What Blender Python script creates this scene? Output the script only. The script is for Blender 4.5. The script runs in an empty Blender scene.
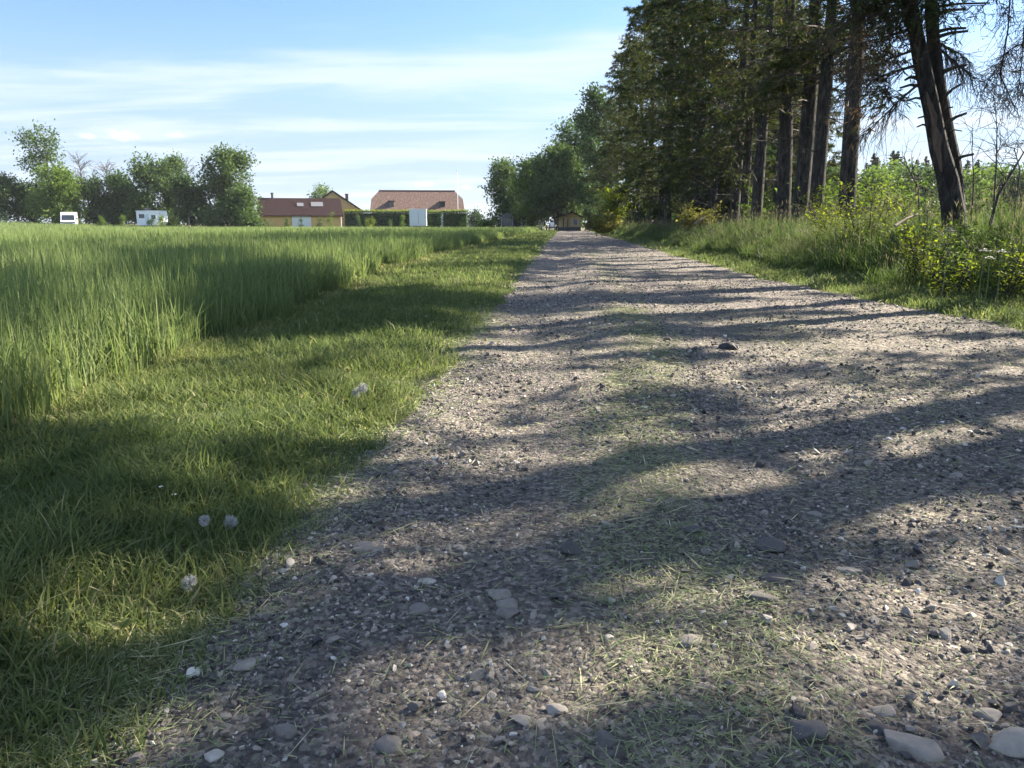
import bpy, math, random
import numpy as np
from mathutils import Matrix, Vector

S = bpy.context.scene
COL = S.collection
R = math.radians
rng = np.random.default_rng(11)
random.seed(4)

# ------------------------------------------------------------------ camera
CAM_H, F = 1.0, 760.0
YAW, PITCH = R(4.36), R(11.9)
cam = bpy.data.cameras.new('camera')
cam.sensor_width = 36.0
cam.lens = F / 1024 * 36.0
cam.clip_start, cam.clip_end = 0.05, 6000
co = bpy.data.objects.new('camera', cam)
COL.objects.link(co)
co.location = (0, 0, CAM_H)
co.rotation_euler = (R(90) - PITCH, 0, YAW)
S.camera = co
_M = (Matrix.Rotation(YAW, 3, 'Z') @ Matrix.Rotation(R(90) - PITCH, 3, 'X'))


def ray(px, py):
    return _M @ Vector(((px - 512) / F, (384 - py) / F, -1))


def at(px, Y, py=224):            # X of a picture column at depth Y
    d = ray(px, py)
    return d.x / d.y * Y


def hgt(py, Y, px=512):           # height of a picture row at depth Y
    d = ray(px, py)
    return CAM_H + d.z / d.y * Y


def at3(px, py, Y):
    d = ray(px, py)
    return Vector((d.x / d.y * Y, Y, CAM_H + d.z / d.y * Y))


def gpt(px, py, z=0.0):           # ground point seen at a pixel
    d = ray(px, py)
    t = (z - CAM_H) / d.z
    return (d.x * t, d.y * t)


# ------------------------------------------------------------------ sun
SUN_AZ, SUN_EL = R(57), R(32)     # azimuth to the right of +Y
SUN = Vector((math.sin(SUN_AZ) * math.cos(SUN_EL), math.cos(SUN_AZ) * math.cos(SUN_EL), math.sin(SUN_EL)))

# sun patches on the track: picture x, y, half width, half height of the places that are sunlit
PATCH = [(650, 255, 120, 9), (560, 245, 90, 7), (690, 288, 160, 9), (620, 307, 70, 4), (840, 350, 130, 8), (760, 325, 90, 4), (560, 385, 140, 9), (900, 408, 150, 7),
         (460, 430, 90, 10), (650, 420, 60, 8), (510, 466, 90, 13), (655, 455, 60, 14), (640, 530, 75, 13), (880, 490, 90, 9), (770, 500, 60, 7),
         (480, 580, 190, 27), (760, 540, 60, 11), (960, 557, 70, 9), (910, 650, 190, 42), (640, 640, 110, 14), (430, 690, 150, 22), (760, 735, 160, 24), (980, 740, 120, 30),
         (330, 274, 150, 15), (430, 254, 110, 9), (480, 295, 60, 9), (200, 428, 230, 30), (360, 398, 80, 20), (40, 640, 130, 55), (0, 345, 60, 60), (120, 388, 60, 12), (320, 600, 60, 14),
         (600, 318, 110, 4), (770, 308, 80, 4), (890, 330, 70, 4), (590, 343, 110, 4), (520, 356, 60, 4), (700, 372, 60, 4), (330, 562, 60, 10), (420, 512, 60, 7), (820, 455, 80, 6), (960, 440, 60, 7),
         (700, 603, 60, 7), (560, 652, 70, 9), (320, 655, 60, 11), (850, 598, 80, 8), (680, 702, 70, 12), (800, 425, 60, 5), (560, 492, 50, 7), (980, 505, 50, 8), (240, 700, 60, 12), (560, 745, 70, 13),
         (150, 470, 120, 6), (60, 500, 80, 7), (280, 455, 60, 6), (120, 556, 90, 8), (250, 500, 50, 7), (380, 345, 70, 6), (300, 365, 50, 5),
         (90, 250, 340, 13), (250, 250, 120, 13), (60, 520, 50, 10)]
_AX = np.array(_M)


def pix(x, y, z=0.):
    rel = np.stack([np.asarray(x, float), np.asarray(y, float), np.broadcast_to(z - CAM_H, np.shape(x))], -1)
    c = rel @ _AX
    d = np.where(-c[..., 2] > .05, -c[..., 2], .05)
    ok = -c[..., 2] > .3
    return 512 + F * c[..., 0] / d, 384 - F * c[..., 1] / d, ok


def sun_hit(P, z=0.):
    t = (P[..., 2] - z) / SUN.z
    return P[..., 0] - SUN.x * t, P[..., 1] - SUN.y * t


def lit(P):
    """How strongly the ground point that P would shade is one of the sunlit places."""
    x, y = sun_hit(P)
    px, py, ok = pix(x, y)
    wob = 1.7 * (fbm(px * .016, py * .07, 3) - .5)
    v = np.zeros(np.shape(px))
    for cx, cy, rx, ry in PATCH:
        q = np.hypot((px - cx) / rx, (py - cy) / ry) + wob * .9
        v = np.maximum(v, (1 - sm((q - .95) / .3)) * (.85 if cy < 268 else 1))
    return np.where(ok & (y > .6), v, 0)


SUNNY = [(6.0, 36, 1.2, 1.9), (6.1, 37.2, 1.5, 1.4), (6.1, 15.5, 1.3, 1.3), (6.2, 17.8, 1.2, 1.2), (5.6, 11.2, 1.2, 1.0), (6.3, 10.2, 1.2, 1.2), (6.2, 13.3, 1.1, 1.5), (5.2, 20, .8, 2.)]     # bushes that stand in the sun: x, y, z, radius


def keep_at(loc, gain=1.):  # thins spruce crowns so the listed patches and bushes stay sunlit
    o = np.array(loc)

    def f(P, r):
        v = lit(P + o) * gain
        for x, y, z, q in SUNNY:
            hx, hy = sun_hit(P + o, z)
            v = np.maximum(v, (P[..., 2] + o[2] > z + .3) * (1 - sm((np.hypot(hx - x, hy - y) / q - .8) / .3)))
        return r.random(len(P)) > v
    return f


# ------------------------------------------------------------------ noise
_T = np.random.default_rng(3).random((256, 256))


def vn(x, y):
    x = np.asarray(x, float); y = np.asarray(y, float)
    xi = np.floor(x).astype(int); yi = np.floor(y).astype(int)
    fx = x - xi; fy = y - yi
    fx = fx * fx * (3 - 2 * fx); fy = fy * fy * (3 - 2 * fy)
    a = _T[xi % 256, yi % 256]; b = _T[(xi + 1) % 256, yi % 256]
    c = _T[xi % 256, (yi + 1) % 256]; d = _T[(xi + 1) % 256, (yi + 1) % 256]
    return (a * (1 - fx) + b * fx) * (1 - fy) + (c * (1 - fx) + d * fx) * fy


def fbm(x, y, o=4):
    s = 0; a = .5; n = 0
    for k in range(o):
        s = s + a * vn(x * 2 ** k + 17.3 * k, y * 2 ** k + 9.1 * k); n += a; a *= .5
    return s / n


def sm(t):
    t = np.clip(t, 0, 1)
    return t * t * (3 - 2 * t)


# ------------------------------------------------------------------ terrain
def xl(y):                        # left edge of the track
    return np.interp(y, [-20, 0, 10, 40, 90, 130], [-.9, -.9, -.95, -1.3, -1.7, -1.8]) + .22 * (fbm(y * 1.3, y * 0 + 5) - .5)


def xr(y):                        # right edge of the track
    return np.interp(y, [-20, 0, 7, 12, 20, 40, 90, 130], [4.8, 4.7, 4.4, 3.8, 3.4, 3.25, 2.7, 2.6]) + .5 * (fbm(y * .9, y * 0 + 31) - .5)


def xc(y):                        # edge of the corn field
    return np.interp(y, [-20, 3, 5.2, 9.4, 19, 38, 110], [-2.75, -2.7, -2.6, -3.35, -4.3, -4.5, -4.2]) + .9 * (fbm(y * .7 + 3, y * 0 + 77) - .5)


def hz(x, y):
    x = np.asarray(x, float); y = np.asarray(y, float)
    z = .04 * (fbm(x * .35, y * .35) - .5)
    near = np.clip(1 - np.abs(y) / 260, 0, 1)
    z = z + .46 * sm((x - xr(y) - .1) / 3.2) * near - .25 * sm((x - 11) / 14) * near
    z = z + .05 * sm((xl(y) - x) / .6) * near
    z = z + 1.05 * sm((-x - 48) / 55) * sm((y - 25) / 70)
    return z


def road_z(x, y):
    a, b = xl(y), xr(y)
    z = hz(x, y) + .05 * (fbm(x * 1.1 + 40, y * .8) - .5) + .028 * (fbm(x * 4 + 3, y * 4) - .5) + .02 * (fbm(x * 16, y * 16 + 5, 3) - .5)
    z = z + .03 * np.exp(-((x - .45) / .35) ** 2) - .02 * np.exp(-((x + .35) / .3) ** 2)
    e = np.minimum(x - a, b - x)
    return z + .012 - .10 * sm((.12 - e) / .45)


def gz(x, y):                     # the surface things stand on
    a, b = xl(y), xr(y)
    base = hz(x, y)
    return np.where((x > a + .05) & (x < b - .05) & (y < 125), road_z(x, y), base)


# ------------------------------------------------------------------ mesh building
def mesh_np(name, V, loops, totals, mat, rnd=None, smooth=False):
    V = np.asarray(V, np.float32); loops = np.asarray(loops, np.int32); totals = np.asarray(totals, np.int32)
    me = bpy.data.meshes.new(name)
    me.vertices.add(len(V)); me.vertices.foreach_set('co', V.ravel())
    me.loops.add(len(loops)); me.loops.foreach_set('vertex_index', loops)
    me.polygons.add(len(totals))
    st = np.zeros(len(totals), np.int32); st[1:] = np.cumsum(totals)[:-1]
    me.polygons.foreach_set('loop_start', st)
    me.update(calc_edges=True)
    if rnd is not None:
        a = me.attributes.new('rnd', 'FLOAT', 'POINT')
        a.data.foreach_set('value', np.asarray(rnd, np.float32))
    me.polygons.foreach_set('use_smooth', np.full(len(totals), bool(smooth)))
    me.materials.append(mat)
    return me


class MB:
    def __init__(s):
        s.V = []; s.L = []; s.T = []; s.A = []; s.n = 0

    def add(s, V, L, T, A=None):
        V = np.asarray(V, float).reshape(-1, 3)
        s.V.append(V); s.L.append(np.asarray(L, int).ravel() + s.n); s.T.append(np.asarray(T, int).ravel())
        s.A.append(np.zeros(len(V)) if A is None else np.broadcast_to(np.asarray(A, float), (len(V),)))
        s.n += len(V)

    def box(s, x0, x1, y0, y1, z0, z1):
        v = [(x, y, z) for z in (z0, z1) for y in (y0, y1) for x in (x0, x1)]
        s.add(v, [0, 2, 3, 1, 4, 5, 7, 6, 0, 1, 5, 4, 2, 6, 7, 3, 0, 4, 6, 2, 1, 3, 7, 5], [4] * 6)

    def prism(s, poly, y0, y1):    # polygon in x,z pushed along y
        n = len(poly)
        v = [(x, y0, z) for x, z in poly] + [(x, y1, z) for x, z in poly]
        s.add(v, list(range(n)) + list(range(2 * n - 1, n - 1, -1)), [n, n])
        for i in range(n):
            j = (i + 1) % n
            s.add([v[i], v[j], v[j + n], v[i + n]], [3, 2, 1, 0], [4])

    def prism_x(s, poly, x0, x1):  # polygon in y,z pushed along x
        n = len(poly)
        v = [(x0, y, z) for y, z in poly] + [(x1, y, z) for y, z in poly]
        s.add(v, list(range(n - 1, -1, -1)) + list(range(n, 2 * n)), [n, n])
        for i in range(n):
            j = (i + 1) % n
            s.add([v[i], v[j], v[j + n], v[i + n]], [0, 1, 2, 3], [4])

    def tube(s, pts, rad, n=8, cap=True, rough=0.0):
        pts = [np.asarray(p, float) for p in pts]
        m = len(pts); vs = []
        for i, p in enumerate(pts):
            d = pts[min(i + 1, m - 1)] - pts[max(i - 1, 0)]
            d = d / (np.linalg.norm(d) + 1e-9)
            u = np.cross(d, (0, 1, 0) if abs(d[1]) < .9 else (1, 0, 0)); u /= np.linalg.norm(u)
            w = np.cross(d, u)
            for k in range(n):
                a = 2 * math.pi * k / n
                r = rad[i] * (1 + rough * (vn(k * 1.7 + 3, i * .8) - .5))
                vs.append(p + (u * math.cos(a) + w * math.sin(a)) * r)
        L = []; T = []
        for i in range(m - 1):
            for k in range(n):
                k2 = (k + 1) % n
                L += [i * n + k, i * n + k2, (i + 1) * n + k2, (i + 1) * n + k]; T.append(4)
        if cap:
            L += list(range(n - 1, -1, -1)); T.append(n)
            L += list(range((m - 1) * n, m * n)); T.append(n)
        s.add(vs, L, T)

    def lathe(s, prof, n=16, c=(0, 0, 0)):
        vs = []
        for r, z in prof:
            for k in range(n):
                a = 2 * math.pi * k / n
                vs.append((c[0] + r * math.cos(a), c[1] + r * math.sin(a), c[2] + z))
        L = []; T = []
        for i in range(len(prof) - 1):
            for k in range(n):
                k2 = (k + 1) % n
                L += [i * n + k, i * n + k2, (i + 1) * n + k2, (i + 1) * n + k]; T.append(4)
        L += list(range(n - 1, -1, -1)); T.append(n)
        m = len(prof)
        L += list(range((m - 1) * n, m * n)); T.append(n)
        s.add(vs, L, T)

    def segs(s, P0, P1, r0, r1, A=0.):   # many thin three-sided sticks
        P0 = np.asarray(P0, float); P1 = np.asarray(P1, float); N = len(P0)
        if N == 0: return
        d = P1 - P0; d /= np.linalg.norm(d, axis=1, keepdims=True) + 1e-9
        ref = np.where(np.abs(d[:, 2:3]) < .9, np.array([[0, 0, 1.]]), np.array([[1., 0, 0]]))
        u = np.cross(d, ref); u /= np.linalg.norm(u, axis=1, keepdims=True)
        w = np.cross(d, u)
        r0 = np.broadcast_to(r0, (N,))[:, None]; r1 = np.broadcast_to(r1, (N,))[:, None]
        vs = np.zeros((N, 6, 3))
        for k in range(3):
            a = 2 * math.pi * k / 3
            o = u * math.cos(a) + w * math.sin(a)
            vs[:, k] = P0 + o * r0; vs[:, 3 + k] = P1 + o * r1
        f = np.array([0, 1, 4, 3, 1, 2, 5, 4, 2, 0, 3, 5])
        L = (np.arange(N)[:, None] * 6 + f).ravel()
        s.add(vs, L, np.full(N * 3, 4), np.repeat(np.broadcast_to(A, (N,)), 6))

    def leaves(s, C, D, Nn, ln, wd, A, fold=.12):   # diamond leaves: base C, direction D, normal Nn
        N = len(C)
        if N == 0: return
        D = D / (np.linalg.norm(D, axis=1, keepdims=True) + 1e-9)
        sd = np.cross(D, Nn); sd /= np.linalg.norm(sd, axis=1, keepdims=True) + 1e-9
        nn = np.cross(sd, D)
        ln = np.broadcast_to(ln, (N,))[:, None]; wd = np.broadcast_to(wd, (N,))[:, None]
        vs = np.stack([C, C + D * ln * .45 + sd * wd * .5 + nn * wd * fold, C + D * ln, C + D * ln * .45 - sd * wd * .5 + nn * wd * fold], 1)
        L = (np.arange(N)[:, None] * 4 + np.array([0, 1, 2, 0, 2, 3])).ravel()
        s.add(vs, L, np.full(N * 2, 3), np.repeat(np.broadcast_to(A, (N,)), 4))

    def blades(s, B, h, w, az, lean, face, A, three=False):
        N = len(B)
        if N == 0: return
        ts = (0, .4, .75, 1) if three else (0, .55, 1)
        dx, dy = np.cos(az), np.sin(az); sx, sy = np.cos(face), np.sin(face)
        rows = []
        for t in ts:
            p = np.stack([B[:, 0] + dx * h * lean * t ** 1.8, B[:, 1] + dy * h * lean * t ** 1.8, B[:, 2] + h * (t - .38 * lean * t ** 2.5)], 1)
            rows.append(p)
        ws = (1, .9, .6) if three else (1, .8)
        vs = []
        for p, k in zip(rows[:-1], ws):
            o = np.stack([sx * w * k * .5, sy * w * k * .5, 0 * w], 1)
            vs += [p - o, p + o]
        vs.append(rows[-1])
        m = len(vs)
        vs = np.stack(vs, 1)
        f = [0, 1, 3, 2, 2, 3, 4] if not three else [0, 1, 3, 2, 2, 3, 5, 4, 4, 5, 6]
        tt = [4, 3] if not three else [4, 4, 3]
        L = (np.arange(N)[:, None] * m + np.array(f)).ravel()
        s.add(vs, L, np.tile(tt, N), np.repeat(np.broadcast_to(A, (N,)), m))

    def mesh(s, name, mat, smooth=False, weld=False):
        return mesh_np(name, np.concatenate(s.V), np.concatenate(s.L), np.concatenate(s.T), mat, np.concatenate(s.A), smooth)


def link(name, me, parent=None, loc=(0, 0, 0), rz=0.0):
    o = bpy.data.objects.new(name, me)
    COL.objects.link(o)
    o.location = loc
    o.rotation_euler = (0, 0, rz)
    if parent: o.parent = parent
    return o


def part(name, mb, mat, parent, smooth=False, label=None):
    o = link(name, mb.mesh(name, mat, smooth), parent)
    if label: o['label'] = label
    return o


def tag(o, label, cat, group=None):
    o['label'] = label; o['category'] = cat
    if group: o['group'] = group
    return o


def thing(name, label, cat, loc=(0, 0, 0), rz=0.0, group=None, scale=1.0):
    o = bpy.data.objects.new(name, None)
    o.empty_display_size = .2
    COL.objects.link(o)
    o.location = loc; o.rotation_euler = (0, 0, rz); o.scale = (scale,) * 3
    return tag(o, label, cat, group)


def dup(root, loc, rz=0.0, scale=1.0, label=None, cat=None, group=None):
    r = root.copy(); COL.objects.link(r)
    r.location = loc; r.rotation_euler = (0, 0, rz); r.scale = (scale,) * 3
    if label: r['label'] = label
    if cat: r['category'] = cat
    if group: r['group'] = group
    for ch in list(root.children):
        c = ch.copy(); COL.objects.link(c); c.parent = r
        for g in list(ch.children):
            d = g.copy(); COL.objects.link(d); d.parent = c
    return r


def kind(o, k):
    o['kind'] = k
    return o


# ------------------------------------------------------------------ materials
def new_mat(name):
    m = bpy.data.materials.new(name); m.use_nodes = True
    nt = m.node_tree; nt.nodes.clear()
    out = nt.nodes.new('ShaderNodeOutputMaterial')
    return m, nt, out


def N(nt, typ, **kw):
    n = nt.nodes.new(typ)
    for k, v in kw.items():
        if k.startswith('_'):
            setattr(n, k[1:], v)
        else:
            n.inputs[k.replace('__', ' ')].default_value = v
    return n


def ramp(nt, fac, stops):
    r = nt.nodes.new('ShaderNodeValToRGB')
    e = r.color_ramp.elements
    while len(e) < len(stops): e.new(.5)
    for k, (p, c) in zip(e, stops):
        k.position = p; k.color = (*c, 1)
    nt.links.new(fac, r.inputs[0])
    return r.outputs[0]


def leaf_mat(name, stops, trans=.35, tint=(1.15, 1.22, .82), rough=.65, spec=.15):
    m, nt, out = new_mat(name)
    a = N(nt, 'ShaderNodeAttribute', _attribute_name='rnd')
    c = ramp(nt, a.outputs['Fac'], stops)
    p = N(nt, 'ShaderNodeBsdfPrincipled', Roughness=rough)
    p.inputs['Specular IOR Level'].default_value = spec
    nt.links.new(c, p.inputs['Base Color'])
    t = N(nt, 'ShaderNodeBsdfTranslucent')
    mul = nt.nodes.new('ShaderNodeMix'); mul.data_type = 'RGBA'; mul.blend_type = 'MULTIPLY'
    mul.inputs[0].default_value = 1; mul.inputs[7].default_value = (*tint, 1)
    nt.links.new(c, mul.inputs[6]); nt.links.new(mul.outputs[2], t.inputs['Color'])
    mx = N(nt, 'ShaderNodeMixShader', Fac=trans)
    nt.links.new(p.outputs[0], mx.inputs[1]); nt.links.new(t.outputs[0], mx.inputs[2])
    nt.links.new(mx.outputs[0], out.inputs[0])
    return m


def noise_mat(name, stops, scale=5., detail=6., stretch=(1, 1, 1), rough=.85, bump=.0, bscale=None, spec=.3, attr=False, dist=.02):
    m, nt, out = new_mat(name)
    tc = nt.nodes.new('ShaderNodeTexCoord')
    mp = N(nt, 'ShaderNodeMapping'); mp.inputs['Scale'].default_value = stretch
    nt.links.new(tc.outputs['Object'], mp.inputs[0])
    nz = N(nt, 'ShaderNodeTexNoise', Scale=scale, Detail=detail, Roughness=.65)
    nt.links.new(mp.outputs[0], nz.inputs['Vector'])
    fac = nz.outputs['Fac']
    if attr:
        a = N(nt, 'ShaderNodeAttribute', _attribute_name='rnd')
        ad = N(nt, 'ShaderNodeMath', _operation='MULTIPLY_ADD'); ad.inputs[1].default_value = .35; 
        nt.links.new(nz.outputs['Fac'], ad.inputs[0]); nt.links.new(a.outputs['Fac'], ad.inputs[2])
        sb = N(nt, 'ShaderNodeMath', _operation='SUBTRACT'); sb.inputs[1].default_value = .175
        nt.links.new(ad.outputs[0], sb.inputs[0]); fac = sb.outputs[0]
    c = ramp(nt, fac, stops)
    p = N(nt, 'ShaderNodeBsdfPrincipled', Roughness=rough)
    p.inputs['Specular IOR Level'].default_value = spec
    nt.links.new(c, p.inputs['Base Color'])
    if bump:
        nb = N(nt, 'ShaderNodeTexNoise', Scale=bscale or scale * 3, Detail=5., Roughness=.7)
        nt.links.new(mp.outputs[0], nb.inputs['Vector'])
        b = N(nt, 'ShaderNodeBump', Strength=bump, Distance=dist)
        nt.links.new(nb.outputs['Fac'], b.inputs['Height']); nt.links.new(b.outputs[0], p.inputs['Normal'])
    nt.links.new(p.outputs[0], out.inputs[0])
    return m


def road_mat():
    m, nt, out = new_mat('gravel_dirt')
    tc = nt.nodes.new('ShaderNodeTexCoord'); v = tc.outputs['Object']
    big = N(nt, 'ShaderNodeTexNoise', Scale=1.1, Detail=5., Roughness=.6); nt.links.new(v, big.inputs['Vector'])
    fine = N(nt, 'ShaderNodeTexNoise', Scale=46., Detail=6., Roughness=.7); nt.links.new(v, fine.inputs['Vector'])
    vor = N(nt, 'ShaderNodeTexVoronoi', Scale=70.); nt.links.new(v, vor.inputs['Vector'])
    vor2 = N(nt, 'ShaderNodeTexVoronoi', Scale=24.); nt.links.new(v, vor2.inputs['Vector'])
    c1 = ramp(nt, fine.outputs['Fac'], [(.3, (.032, .029, .03)), (.5, (.155, .138, .125)), (.72, (.36, .325, .28))])
    sep = nt.nodes.new('ShaderNodeSeparateColor'); nt.links.new(vor.outputs['Color'], sep.inputs[0])
    c2 = ramp(nt, sep.outputs[0], [(.0, (.03, .029, .033)), (.4, (.105, .095, .094)), (.75, (.24, .215, .19)), (.96, (.5, .46, .41))])
    mx = nt.nodes.new('ShaderNodeMix'); mx.data_type = 'RGBA'; mx.inputs[0].default_value = .5
    nt.links.new(c1, mx.inputs[6]); nt.links.new(c2, mx.inputs[7])
    dk = ramp(nt, big.outputs['Fac'], [(.3, (.72, .70, .72)), (.65, (1.12, 1.08, 1.0))])
    mu = nt.nodes.new('ShaderNodeMix'); mu.data_type = 'RGBA'; mu.blend_type = 'MULTIPLY'; mu.inputs[0].default_value = 1
    nt.links.new(mx.outputs[2], mu.inputs[6]); nt.links.new(dk, mu.inputs[7])
    p = N(nt, 'ShaderNodeBsdfPrincipled', Roughness=.9); p.inputs['Specular IOR Level'].default_value = .2
    nt.links.new(mu.outputs[2], p.inputs['Base Color'])
    h = N(nt, 'ShaderNodeMath', _operation='MULTIPLY_ADD'); h.inputs[1].default_value = -.9
    nt.links.new(vor2.outputs['Distance'], h.inputs[0]); nt.links.new(fine.outputs['Fac'], h.inputs[2])
    h2 = N(nt, 'ShaderNodeMath', _operation='MULTIPLY_ADD'); h2.inputs[1].default_value = -.6
    nt.links.new(vor.outputs['Distance'], h2.inputs[0]); nt.links.new(h.outputs[0], h2.inputs[2])
    b = N(nt, 'ShaderNodeBump', Strength=1., Distance=.022)
    nt.links.new(h2.outputs[0], b.inputs['Height']); nt.links.new(b.outputs[0], p.inputs['Normal'])
    nt.links.new(p.outputs[0], out.inputs[0])
    return m


def flat(name, col, rough=.6, spec=.4, metal=0., var=.15, scale=6., bump=0.):
    lo = tuple(c * (1 - var) for c in col); hi = tuple(min(1, c * (1 + var)) for c in col)
    m = noise_mat(name, [(.3, lo), (.7, hi)], scale=scale, rough=rough, spec=spec, bump=bump)
    return m


M = {}
M['road'] = road_mat()
M['ground'] = noise_mat('soil_and_turf', [(.3, (.06, .052, .032)), (.5, (.085, .088, .035)), (.7, (.13, .125, .055))], scale=1.6, bump=.6, bscale=30.)
M['grass'] = leaf_mat('grass_blade', [(0, (.057, .085, .036)), (.45, (.116, .15, .058)), (.78, (.185, .21, .085)), (.92, (.24, .235, .125)), (1, (.38, .33, .2))], trans=.45)
M['crop'] = leaf_mat('crop_blade', [(0, (.085, .125, .052)), (.5, (.15, .195, .08)), (.85, (.215, .25, .11)), (1, (.25, .28, .13))], trans=.46)
M['weed'] = leaf_mat('weed_blade', [(0, (.045, .075, .022)), (.45, (.08, .12, .035)), (.72, (.12, .155, .055)), (.86, (.15, .145, .10)), (1, (.19, .15, .135))], trans=.4)
M['straw'] = leaf_mat('cut_grass', [(0, (.11, .15, .07)), (.45, (.19, .225, .11)), (.8, (.3, .3, .17)), (1, (.52, .46, .31))], trans=.15, rough=.7)
M['stone'] = noise_mat('fieldstone', [(0, (.028, .028, .033)), (.3, (.085, .078, .078)), (.55, (.175, .155, .138)), (.8, (.31, .275, .235)), (1, (.55, .52, .47))], scale=40., rough=.8, bump=.4, bscale=140., attr=True, dist=.004)
M['bark'] = noise_mat('spruce_bark', [(.36, (.011, .010, .010)), (.54, (.042, .037, .034)), (.70, (.115, .1, .09))], scale=15., detail=8., stretch=(1, 1, .22), rough=.95, bump=1., bscale=26., dist=.05)
M['twig'] = noise_mat('dead_twig', [(.3, (.03, .024, .021)), (.7, (.085, .07, .06))], scale=5., rough=.95)
M['palewood'] = noise_mat('barkless_wood', [(.3, (.13, .095, .075)), (.7, (.29, .22, .175))], scale=9., stretch=(1, 1, .15), rough=.8)
M['wound'] = noise_mat('peeled_bark', [(.3, (.05, .038, .03)), (.6, (.15, .105, .08))], scale=14., stretch=(1, 1, .2), rough=.9)
M['needle'] = leaf_mat('spruce_needles', [(0, (.03, .044, .018)), (.5, (.052, .072, .026)), (.85, (.09, .105, .034)), (1, (.14, .1, .06))], trans=.25, tint=(1.2, 1.25, .6), rough=.8, spec=.1)
M['needle_brown'] = leaf_mat('dry_needles', [(0, (.06, .045, .03)), (1, (.16, .115, .075))], trans=.25, tint=(1.1, 1.0, .8))
M['needle_green'] = leaf_mat('young_spruce_needles', [(0, (.035, .065, .03)), (.6, (.06, .11, .04)), (1, (.1, .15, .05))], trans=.25)
M['leaf_dark'] = leaf_mat('dark_leaves', [(0, (.028, .05, .018)), (.6, (.045, .085, .025)), (1, (.085, .13, .035))], trans=.3)
M['leaf_mid'] = leaf_mat('tree_leaves', [(0, (.04, .07, .024)), (.6, (.07, .115, .033)), (1, (.12, .165, .05))], trans=.35)
M['leaf_bright'] = leaf_mat('light_leaves', [(0, (.06, .1, .02)), (.6, (.105, .165, .03)), (1, (.17, .22, .045))], trans=.42)
M['leaf_yellow'] = leaf_mat('yellowgreen_leaves', [(0, (.085, .125, .018)), (.6, (.16, .21, .028)), (1, (.26, .28, .05))], trans=.5, tint=(1.2, 1.2, .5))
M['leaf_olive'] = leaf_mat('olive_leaves', [(0, (.09, .1, .03)), (.6, (.17, .165, .045)), (1, (.26, .23, .07))], trans=.4)

# ------------------------------------------------------------------ ground, road
ys = [-40, -25, -15, -9, -5, -3, -1.5, -.5]
y = .3
while y < 1500:
    ys.append(y); y += max(.12, .022 * y)
ys = np.array(ys)
xs = np.concatenate([np.arange(-7, 11.01, .2), 11 + np.cumsum(.25 * 1.09 ** np.arange(78))])
xs = np.concatenate([-7 - np.cumsum(.25 * 1.09 ** np.arange(78))[::-1], xs])


def grid(xs2, ys2, zf):
    X, Y = xs2, ys2
    Z = zf(X, Y)
    n, m = X.shape
    V = np.stack([X, Y, Z], -1).reshape(-1, 3)
    i = np.arange(n - 1)[:, None] * m + np.arange(m - 1)[None]
    L = np.stack([i, i + 1, i + m + 1, i + m], -1).ravel()
    return V, L, np.full((n - 1) * (m - 1), 4)


XX, YY = np.meshgrid(xs, ys)
V, L, T = grid(XX, YY, lambda x, y: hz(x, y) - .09 * sm(np.minimum(x - xl(y), xr(y) - x) / .3 + .2) * (y < 128))
kind(link('ground', mesh_np('ground', V, L, T, M['ground'], smooth=True)), 'structure')

ys = [-14., -10, -7, -4.5, -2.5, -1, 0]
y = .3
while y < 127:
    ys.append(y); y += max(.022, .0085 * y)
ys = np.array(ys)
u = np.linspace(0, 1, 230)
YY = np.repeat(ys[:, None], len(u), 1)
XX = (xl(ys) - .45)[:, None] * (1 - u) + (xr(ys) + .45)[:, None] * u
V, L, T = grid(XX, YY, road_z)
kind(link('gravel_road', mesh_np('gravel_road', V, L, T, M['road'], smooth=True)), 'structure')

# ------------------------------------------------------------------ stones
import bmesh


def ico(sub):
    bm = bmesh.new(); bmesh.ops.create_icosphere(bm, subdivisions=sub, radius=1)
    bm.verts.ensure_lookup_table()
    V = np.array([v.co[:] for v in bm.verts]); Fc = np.array([[v.index for v in f.verts] for f in bm.faces])
    bm.free()
    return V, Fc


def stone_shape(V, seed, amt=.45, cut=5, lo=.45, hi=.85, k_=.85):
    r = np.random.default_rng(seed)
    V = V.copy()
    for k in range(cut):
        n = r.normal(size=3); n /= np.linalg.norm(n)
        h = r.uniform(lo, hi)
        d = V @ n
        V -= np.where(d > h, d - h, 0)[:, None] * n * k_
    V *= (1 + amt * .3 * (vn(V[:, 0] * 2 + seed * 3.1, V[:, 1] * 2 + V[:, 2] * 1.7) - .5))[:, None]
    return V


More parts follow.
